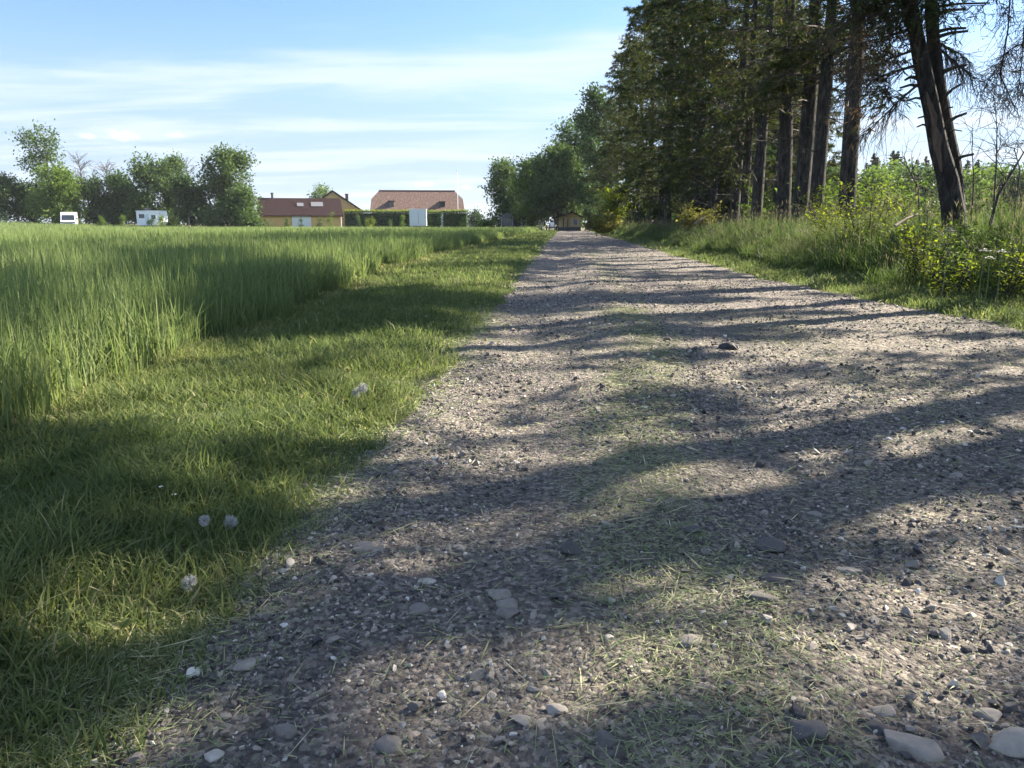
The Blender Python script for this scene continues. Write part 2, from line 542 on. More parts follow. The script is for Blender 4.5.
def scatter_pebbles(mb, px, py, size, A, seeds=14, sub=1):
    V0, F0 = ico(sub)
    protos = [stone_shape(V0, s, .6, 9, .25, .7, 1.) for s in range(seeds)]
    n = len(px); pid = rng.integers(0, seeds, n)
    for k in range(seeds):
        idx = np.where(pid == k)[0]; m = len(idx)
        if m == 0: continue
        s = size[idx]
        sc = np.stack([s * rng.uniform(.8, 1.3, m), s * rng.uniform(.65, 1., m), s * rng.uniform(.5, .95, m)], 1)
        P = protos[k][None] * sc[:, None, :]
        tl = rng.normal(0, .45, m); c, d = np.cos(tl)[:, None], np.sin(tl)[:, None]
        P = np.stack([P[..., 0] * c - P[..., 2] * d, P[..., 1], P[..., 0] * d + P[..., 2] * c], -1)
        a = rng.uniform(0, 6.28, m); c, d = np.cos(a)[:, None], np.sin(a)[:, None]
        P = np.stack([P[..., 0] * c - P[..., 1] * d, P[..., 0] * d + P[..., 1] * c, P[..., 2]], -1)
        z = road_z(px[idx], py[idx]) + s * rng.uniform(-.3, .3, m)
        P = P + np.stack([px[idx], py[idx], z], 1)[:, None]
        nv = len(V0)
        L = (np.arange(m)[:, None, None] * nv + F0[None]).ravel()
        mb.add(P, L, np.full(m * len(F0), 3), np.repeat(A[idx], nv))


def in_road(n, y0, y1, m0=.0, m1=.0, power=1.):
    yy = y0 + (y1 - y0) * rng.random(n) ** power
    t = rng.random(n)
    xx = (xl(yy) + m0) * (1 - t) + (xr(yy) - m1) * t
    return xx, yy


g = MB()
for n, y0, y1, s0, s1, sub in ((52000, .9, 2.6, .0025, .008, 1), (17000, .9, 2.6, .006, .016, 1), (1300, .9, 2.6, .012, .028, 2),
                               (36000, 2.6, 5.5, .004, .01, 1), (12000, 2.6, 5.5, .008, .02, 1), (900, 2.6, 5.5, .02, .03, 2),
                               (22000, 5.5, 14, .009, .022, 1), (1600, 5.5, 14, .018, .035, 1), (7000, 14, 40, .016, .035, 1), (3000, 40, 100, .025, .05, 1)):
    x, y = in_road(n, y0, y1, -.12, -.12)
    keep = fbm(x * 1.4 + 8, y * 1.4) + .5 * (fbm(x * 5, y * 5 + 3) - .5) + rng.uniform(-.2, .2, n) > .43
    x, y = x[keep], y[keep]; m = len(x)
    A = np.where(rng.random(m) < .05, rng.uniform(.85, 1, m), np.clip(rng.beta(1.6, 2.2, m) * .95 + .02, 0, 1))
    scatter_pebbles(g, x, y, s0 + (s1 - s0) * rng.random(m) ** 2, A, sub=sub)
kind(link('gravel', g.mesh('gravel', M['stone'])), 'stuff')

# individual stones: picture x, y, width in pixels, tone, flatness, label
STONES = [
    (804, 749, 42, .34, .62, 'angular grey stone with a dark side, second largest along the bottom of the road'),
    (908, 764, 52, .66, .5, 'broad tan stone cut by the bottom of the picture, beside the angular grey stone'),
    (1008, 758, 46, .74, .6, 'pale tan stone in the bottom right corner of the road'),
    (986, 726, 27, .62, .5, 'tan oval stone above the pale corner stone'),
    (884, 722, 26, .6, .45, 'smooth tan stone above the broad tan stone at the bottom'),
    (873, 742, 26, .2, .5, 'dark stone wedged between the two tan stones at the bottom'),
    (572, 556, 28, .26, .75, 'round dark grey stone half sunk at the edge of the cut grass strip'),
    (419, 610, 25, .52, .6, 'rounded brownish stone lying alone in the left wheel track'),
    (500, 597, 30, .62, .5, 'broad pale brown stone, topmost of three in the sunny patch'),
    (510, 608, 31, .6, .45, 'flat brown stone, middle one of three in the sunny patch'),
    (508, 620, 28, .5, .45, 'flat dull stone, lowest of three in the sunny patch'),
    (427, 580, 20, .82, .3, 'thin upright pale flake of stone left of the sunny patch'),
    (286, 727, 24, .5, .75, 'grey egg shaped stone near the grass edge at the bottom left'),
    (390, 736, 34, .5, .45, 'wide brownish stone low in the left wheel track'),
    (520, 722, 28, .7, .3, 'pale flat stone left of its twin near the bottom centre'),
    (556, 714, 26, .74, .4, 'pale flat stone right of its twin near the bottom centre'),
    (849, 570, 25, .7, .35, 'pale slab of stone lying flat in the shade right of the cut grass'),
    (770, 554, 32, .3, .7, 'angular dark grey rock standing up in the shade'),
    (771, 588, 32, .27, .4, 'low dark stone just below the angular dark rock'),
    (759, 614, 34, .3, .5, 'broad dark stone among cut grass below the low dark stone'),
    (690, 655, 30, .52, .35, 'reddish brown flat stone lying in the strip of cut grass'),
    (604, 748, 30, .36, .5, 'dull stone half buried at the foot of the cut grass strip'),
    (192, 673, 17, .97, .6, 'small white stone at the frayed grass edge'),
    (213, 752, 24, .85, .4, 'pale stone in the bottom left corner of the gravel'),
    (245, 662, 26, .7, .3, 'flat pale stone where straw meets the gravel'),
    (458, 546, 18, .7, .35, 'small pale flat stone in the deep shade of the left track'),
    (692, 540, 22, .25, .7, 'dark rounded stone with a straw across it'),
    (955, 471, 16, .68, .4, 'small tan stone alone in the far right shade'),
    (728, 347, 20, .08, .8, 'dark clod lying on the sunlit far part of the road'),
    (668, 341, 12, .2, .8, 'small dark stone left of the dark clod'),
    (816, 511, 18, .6, .4, 'small pale stone in the shaded right half of the road'),
    (365, 548, 30, .55, .35, 'flat reddish stone at the border of shade and grass'),
]
V0, F0 = ico(4)
for k, (px, py, w, tone, fl, lab) in enumerate(STONES):
    x, y = gpt(px, py + 2)
    dist = math.hypot(math.hypot(x, y), CAM_H)
    s = w / F * dist * .43
    P = stone_shape(V0, 100 + k, .5, 6)
    P = P * np.array([s * 1.05, s * rng.uniform(.7, .95), s * fl])
    me = mesh_np('stone', P, F0.ravel(), np.full(len(F0), 3), M['stone'], np.full(len(P), tone), smooth=True)
    o = link('stone', me, None, (x, y, float(road_z(x, y)) + s * fl * .12), 0)
    o.rotation_euler = (rng.uniform(-.12, .12), rng.uniform(-.12, .12), rng.uniform(-.5, .5))
    tag(o, lab, 'stone', 'larger stones on the gravel track')

# ------------------------------------------------------------------ cut grass lying on the road
st = MB()


def lie(x, y):
    return np.where(x < xl(y) + .06, np.maximum(hz(x, y), road_z(x, y)), road_z(x, y))


def strip_mask(x, y):
    c = np.clip(.25 + .065 * (y - 1.5), .2, .75) + .08 * np.sin(y * 1.3)
    m = 1.6 * np.exp(-((x - c) / .23) ** 2) * np.clip(2.4 * fbm(x * 1.8, y * 1.6 + 60) - .4, 0, 1)
    m = np.maximum(m, .55 * np.exp(-((x - 1.9) / .5) ** 2) * fbm(x * 1.2 + 90, y) * 1.0)
    m = np.maximum(m, 1.0 * np.exp(-((x - xl(y) + .02) / .24) ** 2) * (.45 + fbm(x * 2, y * 2)))
    m = np.maximum(m, .10 + .12 * (fbm(x, y + 20) - .4))
    return np.clip(m, 0, 1)


for n, y0, y1, l0, l1, w in ((170000, .95, 3.2, .012, .06, .0024), (110000, 3.2, 9, .03, .1, .0045), (16000, 9, 30, .06, .16, .012)):
    x, y = in_road(n, y0, y1, -.4, -.2)
    keep = rng.random(n) < strip_mask(x, y)
    x, y = x[keep], y[keep]; m = len(x)
    az = rng.uniform(0, 6.28, m); ln = l0 + (l1 - l0) * rng.random(m) ** 2.2
    tilt = rng.normal(.06, .16, m)
    C = np.stack([x, y, lie(x, y) + .003 + rng.random(m) ** 2 * .014], 1)
    D = np.stack([np.cos(az), np.sin(az), tilt], 1)
    Nn = np.stack([rng.normal(0, .4, m), rng.normal(0, .4, m), np.ones(m)], 1)
    st.leaves(C, D, Nn, ln, w * rng.uniform(.6, 1.5, m), np.clip(rng.beta(1.6, 1.8, m), 0, 1))
n = 4600
x, y = in_road(n, .95, 9, -.3, .0, 1.5); keep = rng.random(n) < .25 + strip_mask(x, y); x, y = x[keep], y[keep]; m = len(x)
az = rng.uniform(0, 6.28, m); C = np.stack([x, y, lie(x, y) + rng.uniform(.004, .016, m)], 1)
st.leaves(C, np.stack([np.cos(az), np.sin(az), rng.normal(.03, .1, m)], 1), np.stack([rng.normal(0, .3, m), rng.normal(0, .3, m), np.ones(m)], 1), rng.uniform(.04, .17, m), .0016 + .0009 * y, rng.uniform(.6, 1, m))
kind(link('cut_grass', st.mesh('cut_grass', M['straw'])), 'stuff')

# ------------------------------------------------------------------ verge grass (left and right)
gr = MB()


def verge(n, y0, y1, h0, h1, w, three, side):
    y = y0 + (y1 - y0) * rng.random(n)
    t = rng.random(n)
    if side < 0:
        x = (xl(y) + .1) * (1 - t) + (xc(y) - .5) * t
        edge = (xl(y) - x)
    else:
        x = (xr(y) - .1) * (1 - t) + (xr(y) + 2.6) * t
        edge = (x - xr(y))
    e = edge / .3 + (fbm(x * 3, y * 3) - .5) * 1.4
    keep = rng.random(n) < np.clip(.5 + e, .12, 1)
    x, y, edge = x[keep], y[keep], edge[keep]; m = len(x)
    tuft = fbm(x * 2.6 + 11, y * 2.6)
    lush = sm((2.4 - y) / 1.6) * sm((-x - .9) / .7) * .5 if side < 0 else 0
    h = (h0 + (h1 - h0) * rng.random(m) ** 1.7) * (.35 + 1.25 * tuft) * (.62 + .38 * sm(edge / .4 + .15)) * (1 + lush)
    A = np.clip(rng.normal(.38, .2, m) + .5 * (fbm(x * 1.2 + 50, y * 1.2) - .5) + .3 * (rng.random(m) > .955) + .25 * np.exp(-np.maximum(edge, 0) / .25) * rng.random(m) + (1.15 * sm((t[keep] - .62) / .25) * fbm(x * 1.6 + 4, y * 1.6) * rng.random(m) if side < 0 else 0), 0, 1)
    B = np.stack([x, y, gz(x, y) - .012], 1)
    gr.blades(B, h, w * rng.uniform(.6, 1.5, m), rng.uniform(0, 6.28, m), rng.uniform(.15, 1.15, m), rng.uniform(0, 6.28, m), A, three)


verge(14000, -1.2, .7, .05, .17, .006, True, -1)
verge(64000, .7, 2.6, .05, .17, .0048, True, -1)
verge(56000, 2.6, 5.5, .05, .15, .0062, True, -1)
verge(40000, 5.5, 12, .05, .15, .009, False, -1)
verge(32000, 12, 30, .06, .16, .016, False, -1)
verge(18000, 30, 110, .08, .2, .04, False, -1)
verge(30000, 5, 12, .06, .2, .009, False, 1)
verge(26000, 12, 30, .08, .2, .015, False, 1)
verge(12000, 30, 105, .1, .25, .04, False, 1)
kind(link('verge_grass', gr.mesh('verge_grass', M['grass'])), 'stuff')

# broad-leaved herbs growing in the verge
hb = MB()
n = 700
y = .9 + 9 * rng.random(n) ** 1.4
x = xl(y) - .12 - rng.random(n) * 1.9
for i in range(n):
    k = rng.integers(4, 9)
    a = rng.uniform(0, 6.28, k); ln = rng.uniform(.018, .05, k)
    D = np.stack([np.cos(a), np.sin(a), rng.uniform(.25, 1.1, k)], 1)
    C = np.tile([[x[i], y[i], float(gz(x[i], y[i])) + rng.uniform(.0, .035)]], (k, 1))
    hb.leaves(C, D, np.tile([[0, 0, 1.]], (k, 1)) + rng.normal(0, .3, (k, 3)), ln, ln * .45, np.clip(rng.normal(.6, .2, k), 0, .9), fold=.25)
kind(link('ground_cover', hb.mesh('ground_cover', M['grass'])), 'stuff')

# ------------------------------------------------------------------ corn field
cr = MB()


def crop(n, y0, y1, xmin, h0, h1, w, three, edge_only=None, power=1.):
    y = y0 + (y1 - y0) * rng.random(n) ** power
    e = xc(y)
    wdt = np.minimum(-xmin(y), 400) + e if edge_only is None else np.full(n, edge_only)
    x = e - rng.random(n) * wdt
    h = (h0 + (h1 - h0) * rng.random(n)) * (.82 + .36 * fbm(x * .5, y * .5)) * (.55 + .45 * sm((e - x) / .5 + .2))
    A = np.clip(rng.normal(.45, .22, n) + .5 * (fbm(x * .3 + 5, y * .3) - .5), 0, 1)
    B = np.stack([x, y, hz(x, y) - .01 + rng.random(n) ** 2 * .2 * (rng.random(n) > .4)], 1)
    cr.blades(B, h, w * rng.uniform(.6, 1.4, n), rng.uniform(0, 6.28, n), np.where(rng.random(n) < .55, rng.uniform(.03, .22, n), rng.uniform(.3, .8, n)), rng.uniform(0, 6.28, n), A, three)


xm = lambda y: -(.85 * y + 5.5)
crop(14000, -1.5, 2.2, lambda y: -8 + 0 * y, .3, .56, .008, True)
crop(60000, 2.2, 8, xm, .3, .56, .008, True)
crop(80000, 8, 20, xm, .34, .58, .0115, True)
crop(16000, 8, 45, xm, .36, .6, .012, True, 1.2)
crop(90000, 20, 50, xm, .4, .64, .022, False)
crop(90000, 50, 118, xm, .42, .66, .05, False)
crop(12000, 40, 112, xm, .4, .6, .04, False, 2.)
kind(link('crop_field', cr.mesh('crop_field', M['crop'])), 'stuff')
yy = np.concatenate([np.arange(9, 40, .5), np.arange(40, 119, 1.5)])
uu = np.linspace(0, 1, 90) ** 1.7
YY = np.repeat(yy[:, None], len(uu), 1)
XX = (xc(yy) - .55)[:, None] - uu[None] * (1.1 * yy + 6)[:, None]
V, L, T = grid(XX[:, ::-1], YY, lambda x, y: hz(x, y) + .30 + .16 * (fbm(x * 1.5, y * 1.5) - .5) - .32 * sm((10.5 - y) / 1.5) - .3 * sm((.6 - (xc(y) - x)) / .5))
kind(link('crop_undergrowth', mesh_np('crop_undergrowth', V, L, T, M['crop'], np.clip(.2 + .5 * fbm(V[:, 0] * 3, V[:, 1] * 3), 0, 1), True)), 'stuff')

# ------------------------------------------------------------------ tall weeds on the right bank
wd = MB()


def weeds(n, y0, y1, h0, h1, w, off=1.1, width=4.6):
    y = y0 + (y1 - y0) * rng.random(n)
    x = xr(y) + off + 1.2 * (fbm(y * .5 + 9, y * 0) - .5) + rng.random(n) * width
    d = (x - xr(y) - off)
    h = (h0 + (h1 - h0) * rng.random(n)) * (.5 + .9 * fbm(x * .9 + 30, y * .9)) * (.55 + .45 * sm(d / 1.3))
    A = np.clip(rng.normal(.4, .2, n) + .5 * (fbm(x * .8 + 70, y * .8) - .5), 0, .85)
    stalk = rng.random(n) < .045
    A = np.where(stalk, rng.uniform(.78, 1, n), A); h = np.where(stalk, h * 1.25, h)
    B = np.stack([x, y, hz(x, y) - .01], 1)
    wd.blades(B, h, w * rng.uniform(.6, 1.4, n) * np.where(stalk, .7, 1), rng.uniform(0, 6.28, n), np.where(stalk, rng.uniform(.02, .25, n), rng.uniform(.1, .9, n)), rng.uniform(0, 6.28, n), A, True)
    # seed heads
    i = np.where(stalk)[0]; k = len(i)
    top = B[i] + np.stack([0 * h[i], 0 * h[i], h[i] * .93], 1)
    for q in range(3):
        D = np.stack([rng.normal(0, .35, k), rng.normal(0, .35, k), np.ones(k)], 1)
        wd.leaves(top + D * .02 * q, D, rng.normal(size=(k, 3)), .07, .004 + w * .5, rng.uniform(.8, 1, k))


weeds(34000, 4, 12, .45, .95, .007)
weeds(44000, 12, 28, .5, 1.0, .012)
weeds(26000, 28, 60, .5, .9, .022)
weeds(12000, 60, 105, .5, .95, .045)
kind(link('tall_weeds', wd.mesh('tall_weeds', M['weed'])), 'stuff')
# meadow beyond the bank
md = MB()
n = 40000
y = 8 + 75 * rng.random(n); x = 9 + rng.random(n) ** 1.3 * (8 + .75 * y)
md.blades(np.stack([x, y, hz(x, y)], 1), rng.uniform(.3, .8, n), .035 + 0 * x, rng.uniform(0, 6.28, n), rng.uniform(.1, .8, n), rng.uniform(0, 6.28, n), np.clip(rng.normal(.4, .2, n), 0, .9))
kind(link('meadow_grass', md.mesh('meadow_grass', M['weed'])), 'stuff')

# ------------------------------------------------------------------ trees
def curve_pts(p, d, L, droop, n, wob=.0, r=rng):
    # arrays of branch points [nb, n, 3]
    s = np.linspace(0, 1, n)[None, :, None]
    nb = len(p)
    P = p[:, None] + d[:, None] * L[:, None, None] * s
    P = P + np.array([0, 0, -1.]) * (droop * L)[:, None, None] * s ** 2
    P = P + r.normal(0, 1, (nb, n, 3)) * (wob * L)[:, None, None] * s
    return P


def sticks(mb, P, r0, r1):
    n = P.shape[1]
    rr = r0[:, None] + (r1 - r0)[:, None] * np.linspace(0, 1, n)[None]
    for k in range(n - 1):
        mb.segs(P[:, k], P[:, k + 1], rr[:, k], rr[:, k + 1])


class Axis:
    """Trunk line: evaluate its position at a height."""
    def __init__(s, Ht, lean, wob, seed):
        r = np.random.default_rng(seed)
        s.z = np.linspace(0, Ht, 14)
        t = s.z / Ht
        s.x = lean[0] * t * Ht + np.cumsum(r.normal(0, wob, 14)) * .5; s.y = lean[1] * t * Ht + np.cumsum(r.normal(0, wob, 14)) * .5
        s.x -= s.x[0]; s.y -= s.y[0]

    def __call__(s, z):
        return np.stack([np.interp(z, s.z, s.x), np.interp(z, s.z, s.y), z], -1)


def spruce_parts(seed, Ht=16., r0=.24, base=5., rad=3.2, dead=1.8, lean=(0, 0), dens=1., gap=.2, top_round=False, tuft=.2, keep_fn=None, brown=.0, step=.34, deadlen=1., pw=.62, nf=5, wf=.17):
    r = np.random.default_rng(seed)
    ax = Axis(Ht, lean, .05, seed)
    tr = MB()
    zz = np.concatenate([[-.3, .0, .25, .7], np.linspace(1.6, Ht, 12)])
    rr = r0 * (1 - np.clip(zz, 0, Ht) / Ht) ** .75 + .012; rr[:3] *= (1.5, 1.35, 1.14)
    tr.tube(ax(zz), rr, 10, rough=.25)
    bw = MB(); cr_ = MB(); br_ = MB()
    # dead branches
    zs = r.uniform(dead, base + 1.2, int((base + 1.2 - dead) * 6.5 * dens) + 1); nb = len(zs)
    a = r.uniform(0, 6.28, nb)
    d = np.stack([np.cos(a), np.sin(a), r.uniform(-.25, .3, nb)], 1)
    Lb = rad * deadlen * r.uniform(.12, .95, nb) * (.55 + .45 * (zs - dead) / (base + 1.2 - dead))
    P = curve_pts(ax(zs), d, Lb, r.uniform(-.1, .35, nb), 6, .02, r)
    if keep_fn is not None:
        m = keep_fn(P[:, 3], r); P = P[m]; d = d[m]; Lb = Lb[m]; nb = len(P)
    sticks(bw, P, .010 + .012 * Lb, np.full(nb, .004))
    for k in range(2, 6):
        for q in range(3):
            dd = d + r.normal(0, .75, (nb, 3)); dd[:, 2] -= .25
            dd /= np.linalg.norm(dd, axis=1, keepdims=True)
            l2 = Lb * r.uniform(.08, .32, nb)
            P2 = curve_pts(P[:, k], dd, l2, r.uniform(-.1, .5, nb), 4, .04, r)
            sticks(bw, P2, np.full(nb, .006), np.full(nb, .002))
            if brown > 0:
                m = r.random(nb) < brown
                for e in range(5):
                    pp = P2[m][:, 1 + e % 3]; mm = len(pp)
                    dn = dd[m] + r.normal(0, .8, (mm, 3)); dn[:, 2] -= .2
                    br_.leaves(pp, dn, r.normal(size=(mm, 3)), r.uniform(.08, .22, mm), .02, r.random(mm))
    # live branches
    nw = int((Ht - base) / step)
    zs = np.repeat(np.linspace(base, Ht - .25, nw), 4) + r.uniform(-.2, .2, nw * 4)
    zs = zs[r.random(len(zs)) > gap]; nb = len(zs)
    t = np.clip((zs - base) / (Ht - base), 0, 1)
    prof = (1 - t) ** pw * (.75 + .25 * sm(t / .25)) if not top_round else np.sqrt(np.clip(1 - (1.25 * t - .3) ** 2, .05, 1))
    Lb = np.maximum(rad * prof * r.uniform(.55, 1.15, nb), .1)
    a = r.uniform(0, 6.28, nb)
    d = np.stack([np.cos(a), np.sin(a), r.uniform(-.12, .3, nb) + .35 * t], 1)
    P = curve_pts(ax(zs), d, Lb, r.uniform(.0, .35, nb), 8, .012, r)
    m = keep_fn(P[:, 5], r) | (Lb > rad * 2) if keep_fn is not None else np.ones(nb, bool)
    sticks(bw, P[m], .008 + .012 * Lb[m], np.full(m.sum(), .005))
    tone = r.normal(.42, .18, nb)
    for k in range(2, 8):
        ss = k / 7
        for q in range(int(round(4 * dens)) if k < 7 else 6):
            m = r.random(nb) < (.35 + .65 * ss)
            if keep_fn is not None: m &= keep_fn(P[:, k], r)
            idx = np.where(m)[0]; mm = len(idx)
            side = np.stack([-np.sin(a[idx]), np.cos(a[idx]), 0 * a[idx]], 1) * r.choice([-1, 1], mm)[:, None]
            dd = d[idx] * r.uniform(.2, 1., (mm, 1)) + side * r.uniform(.1, 1., (mm, 1)); dd[:, 2] += r.normal(-.22, .25, mm)
            dd /= np.linalg.norm(dd, axis=1, keepdims=True)
            l2 = np.clip(Lb[idx] * (1.15 - ss) * .5, np.minimum(.2, .25 * Lb[idx]), .95) * r.uniform(.6, 1.2, mm)
            p0 = P[idx, k] + (P[idx, max(k - 1, 0)] - P[idx, k]) * r.random((mm, 1))
            P2 = curve_pts(p0, dd, l2, r.uniform(.0, .4, mm), 4, .03, r)
            sticks(bw, P2[:, :3], np.full(mm, .006), np.full(mm, .003))
            for e in range(1, 4):
                small = np.clip(.35 + .5 * Lb[idx], .4, 1)
                ok = np.where(keep_fn(P2[:, e], r))[0] if keep_fn is not None else np.arange(mm)
                mo = len(ok)
                for f in range(nf):
                    dn = dd[ok] + r.normal(0, .6, (mo, 3)); dn[:, 2] -= .1
                    nn = r.normal(0, .6, (mo, 3)); nn[:, 2] += 1
                    isb = r.random(mo) < .08
                    cr_.leaves(P2[ok, e] - dn * .03, dn, nn, r.uniform(.6, 1.3, mo) * tuft * small[ok], r.uniform(.7, 1.3, mo) * tuft * wf, np.where(isb, 1., np.clip(tone[idx][ok] + r.normal(0, .14, mo), 0, .9)))
    return tr, bw, cr_, br_


def make_spruce(name, label, loc, seed, rz=0., group=None, needle='needle', cat='tree', scale=1., **kw):
    t = thing(name, label, cat, loc, rz, group, scale)
    if name == 'spruce': kw.setdefault('keep_fn', keep_at(loc, 1. if loc[1] < 13 else (.9 if loc[1] < 21 else (.72 if loc[1] < 34 else .16))))
    tr, bw, cr_, br_ = spruce_parts(seed, **kw)
    part('trunk', tr, M['bark'], t, True)
    part('branches', bw, M['twig'], t)
    part('crown', cr_, M[needle], t)
    if br_.n: part('dead_foliage', br_, M['needle_brown'], t)
    return t


def broad_parts(seed, Ht=9., wid=3.5, base=1.5, r0=.16, nl=7000, leaf=.22, lobes=13, sparse=.0, flat_top=.0):
    r = np.random.default_rng(seed)
    tr = MB(); cr_ = MB()
    zt = Ht * .72
    ax = Axis(zt, (r.normal(0, .03), r.normal(0, .03)), .04, seed)
    zz = np.linspace(-.2, zt, 10)
    tr.tube(ax(zz), r0 * (1.05 - zz / zt) ** .7 + .015, 8, rough=.2)
    C = []; Rr = []
    for k in range(lobes):
        t = ((k + r.random()) / lobes * .97 + .03) if k else .95
        z = base + (Ht - base) * t
        prof = math.sqrt(max(.05, 1 - (1.5 * t - .62) ** 2)) if flat_top < .5 else 1
        a = r.uniform(0, 6.28); q = wid * prof * math.sqrt(r.random()) * .72
        lr = (wid * .4) * r.uniform(.45, 1.2) * (1.1 - .45 * t)
        c = np.array([q * math.cos(a), q * math.sin(a), min(z, Ht - lr * .75)])
        C.append(c); Rr.append(lr)
        z0 = min(max(c[2] - lr * .9 - q * .6, base * .5), zt * .95)
        p0 = ax(np.array([z0]))[0]
        mid = p0 * .5 + c * .5 + np.array([0, 0, -.1 * q])
        tr.tube([p0, mid, c], [r0 * .38, r0 * .22, r0 * .06], 5)
    C = np.array(C); Rr = np.array(Rr)
    w = Rr ** 2 / np.sum(Rr ** 2)
    # twigs with leaves: leaf groups within each lobe
    ng = nl // 9
    li = r.choice(lobes, ng, p=w)
    v = r.normal(size=(ng, 3)); v /= np.linalg.norm(v, axis=1, keepdims=True)
    rad_ = r.random(ng) ** .45 * (1 + .45 * (r.random(ng) ** 3))
    G = C[li] + v * (Rr[li] * rad_)[:, None] * np.array([1.1, 1.1, .85])
    keep = fbm(G[:, 0] * .9 + G[:, 1] * .6 + seed, G[:, 2] * .9) > .35 + sparse
    G = G[keep]; v = v[keep]; li = li[keep]; ng = len(G)
    tr.segs(C[li] * .25 + G * .75, G, .012, .004)
    tone = r.normal(.45, .22, ng)
    for k in range(9):
        p = G + r.normal(0, leaf * 1.1, (ng, 3))
        d = r.normal(0, 1, (ng, 3)) + v * .6
        n = r.normal(0, .7, (ng, 3)); n[:, 2] += .8
        cr_.leaves(p, d, n, leaf * r.uniform(.6, 1.3, ng), leaf * r.uniform(.4, .75, ng), np.clip(tone + r.normal(0, .12, ng), 0, 1))
    return tr, cr_


def make_broad(name, label, loc, seed, leafm='leaf_mid', group=None, cat='tree', rz=0., **kw):
    t = thing(name, label, cat, loc, rz, group)
    tr, cr_ = broad_parts(seed, **kw)
    part('trunk' if cat == 'tree' else 'stem', tr, M['bark'], t, True)
    part('crown' if cat == 'tree' else 'foliage', cr_, M[leafm], t)
    return t


def gl(px, Y, z=None):
    x = at(px, Y)
    return (x, Y, float(hz(x, Y)) if z is None else z)


ROW = 'old spruces lining the right side of the track'
# front row trunks one can tell apart, by picture column and lateral distance
front = [
    (847, 7.2, 'tall straight spruce trunk standing alone just left of the leaning tree', dict(Ht=17, r0=.215, base=7.4, rad=3., dead=2.2, brown=.06, lean=(-.02, .01), deadlen=.42)),
    (815, 7.0, 'spruce with a thick bare trunk, first from the right of the tight trunk cluster', dict(Ht=18, r0=.2, base=5.0, rad=3.2, dead=2.2, brown=.3)),
    (800, 7.05, 'spruce with the thickest trunk, second from the right of the trunk cluster', dict(Ht=17.5, r0=.24, base=4.8, rad=3.3, dead=2.4, brown=.2)),
    (783, 7.0, 'spruce with a thick trunk, third from the right of the trunk cluster', dict(Ht=18.5, r0=.23, base=4.4, rad=3.4, dead=2., lean=(-.03, 0), brown=.25)),
    (774, 8.3, 'slim spruce trunk squeezed behind the trunk cluster', dict(Ht=15, r0=.13, base=5., rad=2.4, dead=2.)),
    (756, 7.2, 'spruce with a stout trunk, right one of a close pair behind the cluster', dict(Ht=18, r0=.22, base=4.6, rad=3.4, dead=1.9)),
    (743, 7.3, 'spruce with a slimmer trunk, left one of a close pair behind the cluster', dict(Ht=17, r0=.17, base=4.2, rad=3.1, dead=1.7)),
]
for k, (px, X, lab, kw) in enumerate(front):
    Y = X / (at(px, 1.0))
    make_spruce('spruce', lab, (X, Y, float(hz(X, Y))), 40 + k, 0, ROW, dens=1.7, **kw)

# variants reused farther along the row
vA = [make_spruce('spruce', 'x', (7.3, 35.5, float(hz(7.3, 35.5))), 70 + k, 0, ROW, Ht=17.5, r0=.22, base=2.6, rad=3.9, dead=1.4, gap=.18, brown=.12, tuft=.26) for k in range(1)]
row_labels = [
    'dark spruce just left of the close pair of trunks, behind the round yellow-green bush',
    'dark spruce with a ragged crown behind the round yellow-green bush',
    'dark spruce rising from the left side of the round yellow-green bush',
    'dark spruce midway along the row with its crown out over the road',
    'dark spruce whose crown makes the upper left corner of the row',
    'dark spruce beside the slender yellow-green shrub at the roadside',
    'dark spruce on the stepped skyline, first below the upper corner of the row',
    'dark spruce on the stepped skyline, second below the upper corner of the row',
    'dark spruce on the stepped skyline, third below the upper corner of the row',
    'last dark spruce of the row touching the leafy trees at the road end',
]
fy = [35.5, 39.5, 43.5, 49, 54, 61, 69, 78, 88, 99]
fx = [7.3, 7.0, 6.8, 7.0, 6.6, 7.0, 6.8, 6.5, 6.2, 5.6]
vB = make_spruce('spruce', 'x', (7.0, 39.5, float(hz(7., 39.5))), 81, 0, ROW, Ht=18, r0=.2, base=1.6, rad=4.0, dead=1.2, gap=.15, tuft=.27)
vC = make_spruce('spruce', 'x', (6.8, 43.5, float(hz(6.8, 43.5))), 82, 0, ROW, Ht=16.5, r0=.21, base=2.0, rad=3.8, dead=1.3, gap=.2, tuft=.27, brown=.1)
for k, Y in enumerate(fy):
    src = (vA[0], vB, vC)[k % 3]
    loc = (fx[k], Y, float(hz(fx[k], Y)))
    if k < 3:
        src.location = loc; src['label'] = row_labels[k]
    else:
        dup(src, loc, rng.uniform(0, 6.28), rng.uniform(1.14, 1.28), row_labels[k])
for X, Y, lab in ((10.9, 43.6, 'tall spruce filling the gap behind the close pair of trunks'), (11.2, 47., 'tall spruce showing between the close pair of trunks and the round yellow-green bush')):
    dup(vA[0], (X, Y, float(hz(X, Y))), rng.uniform(0, 6.28), 1.05, lab)
BACK = 'low dense spruces standing deeper in the wood behind the row'
vD = None
bk = [(10.2, 45), (12.8, 45), (10.6, 49.5), (12, 54), (10.4, 60), (11.6, 68), (10, 76), (11, 86), (9.6, 96), (15.5, 54), (16, 66), (15, 82), (13, 49)]
for k, (X, Y) in enumerate(bk):
    loc = (X, Y, float(hz(X, Y))); lab = 'low dense dark spruce deep in the wood, half hidden behind the roadside spruces'
    if vD is None:
        vD = make_spruce('low_spruce', lab, loc, 83, 0, BACK, Ht=8., r0=.12, base=.5, rad=2.9, dead=.3, gap=.05, tuft=.3, dens=.9, step=.26)
    else:
        dup(vD, loc, rng.uniform(0, 6.28), rng.uniform(.75, 1.1), lab)
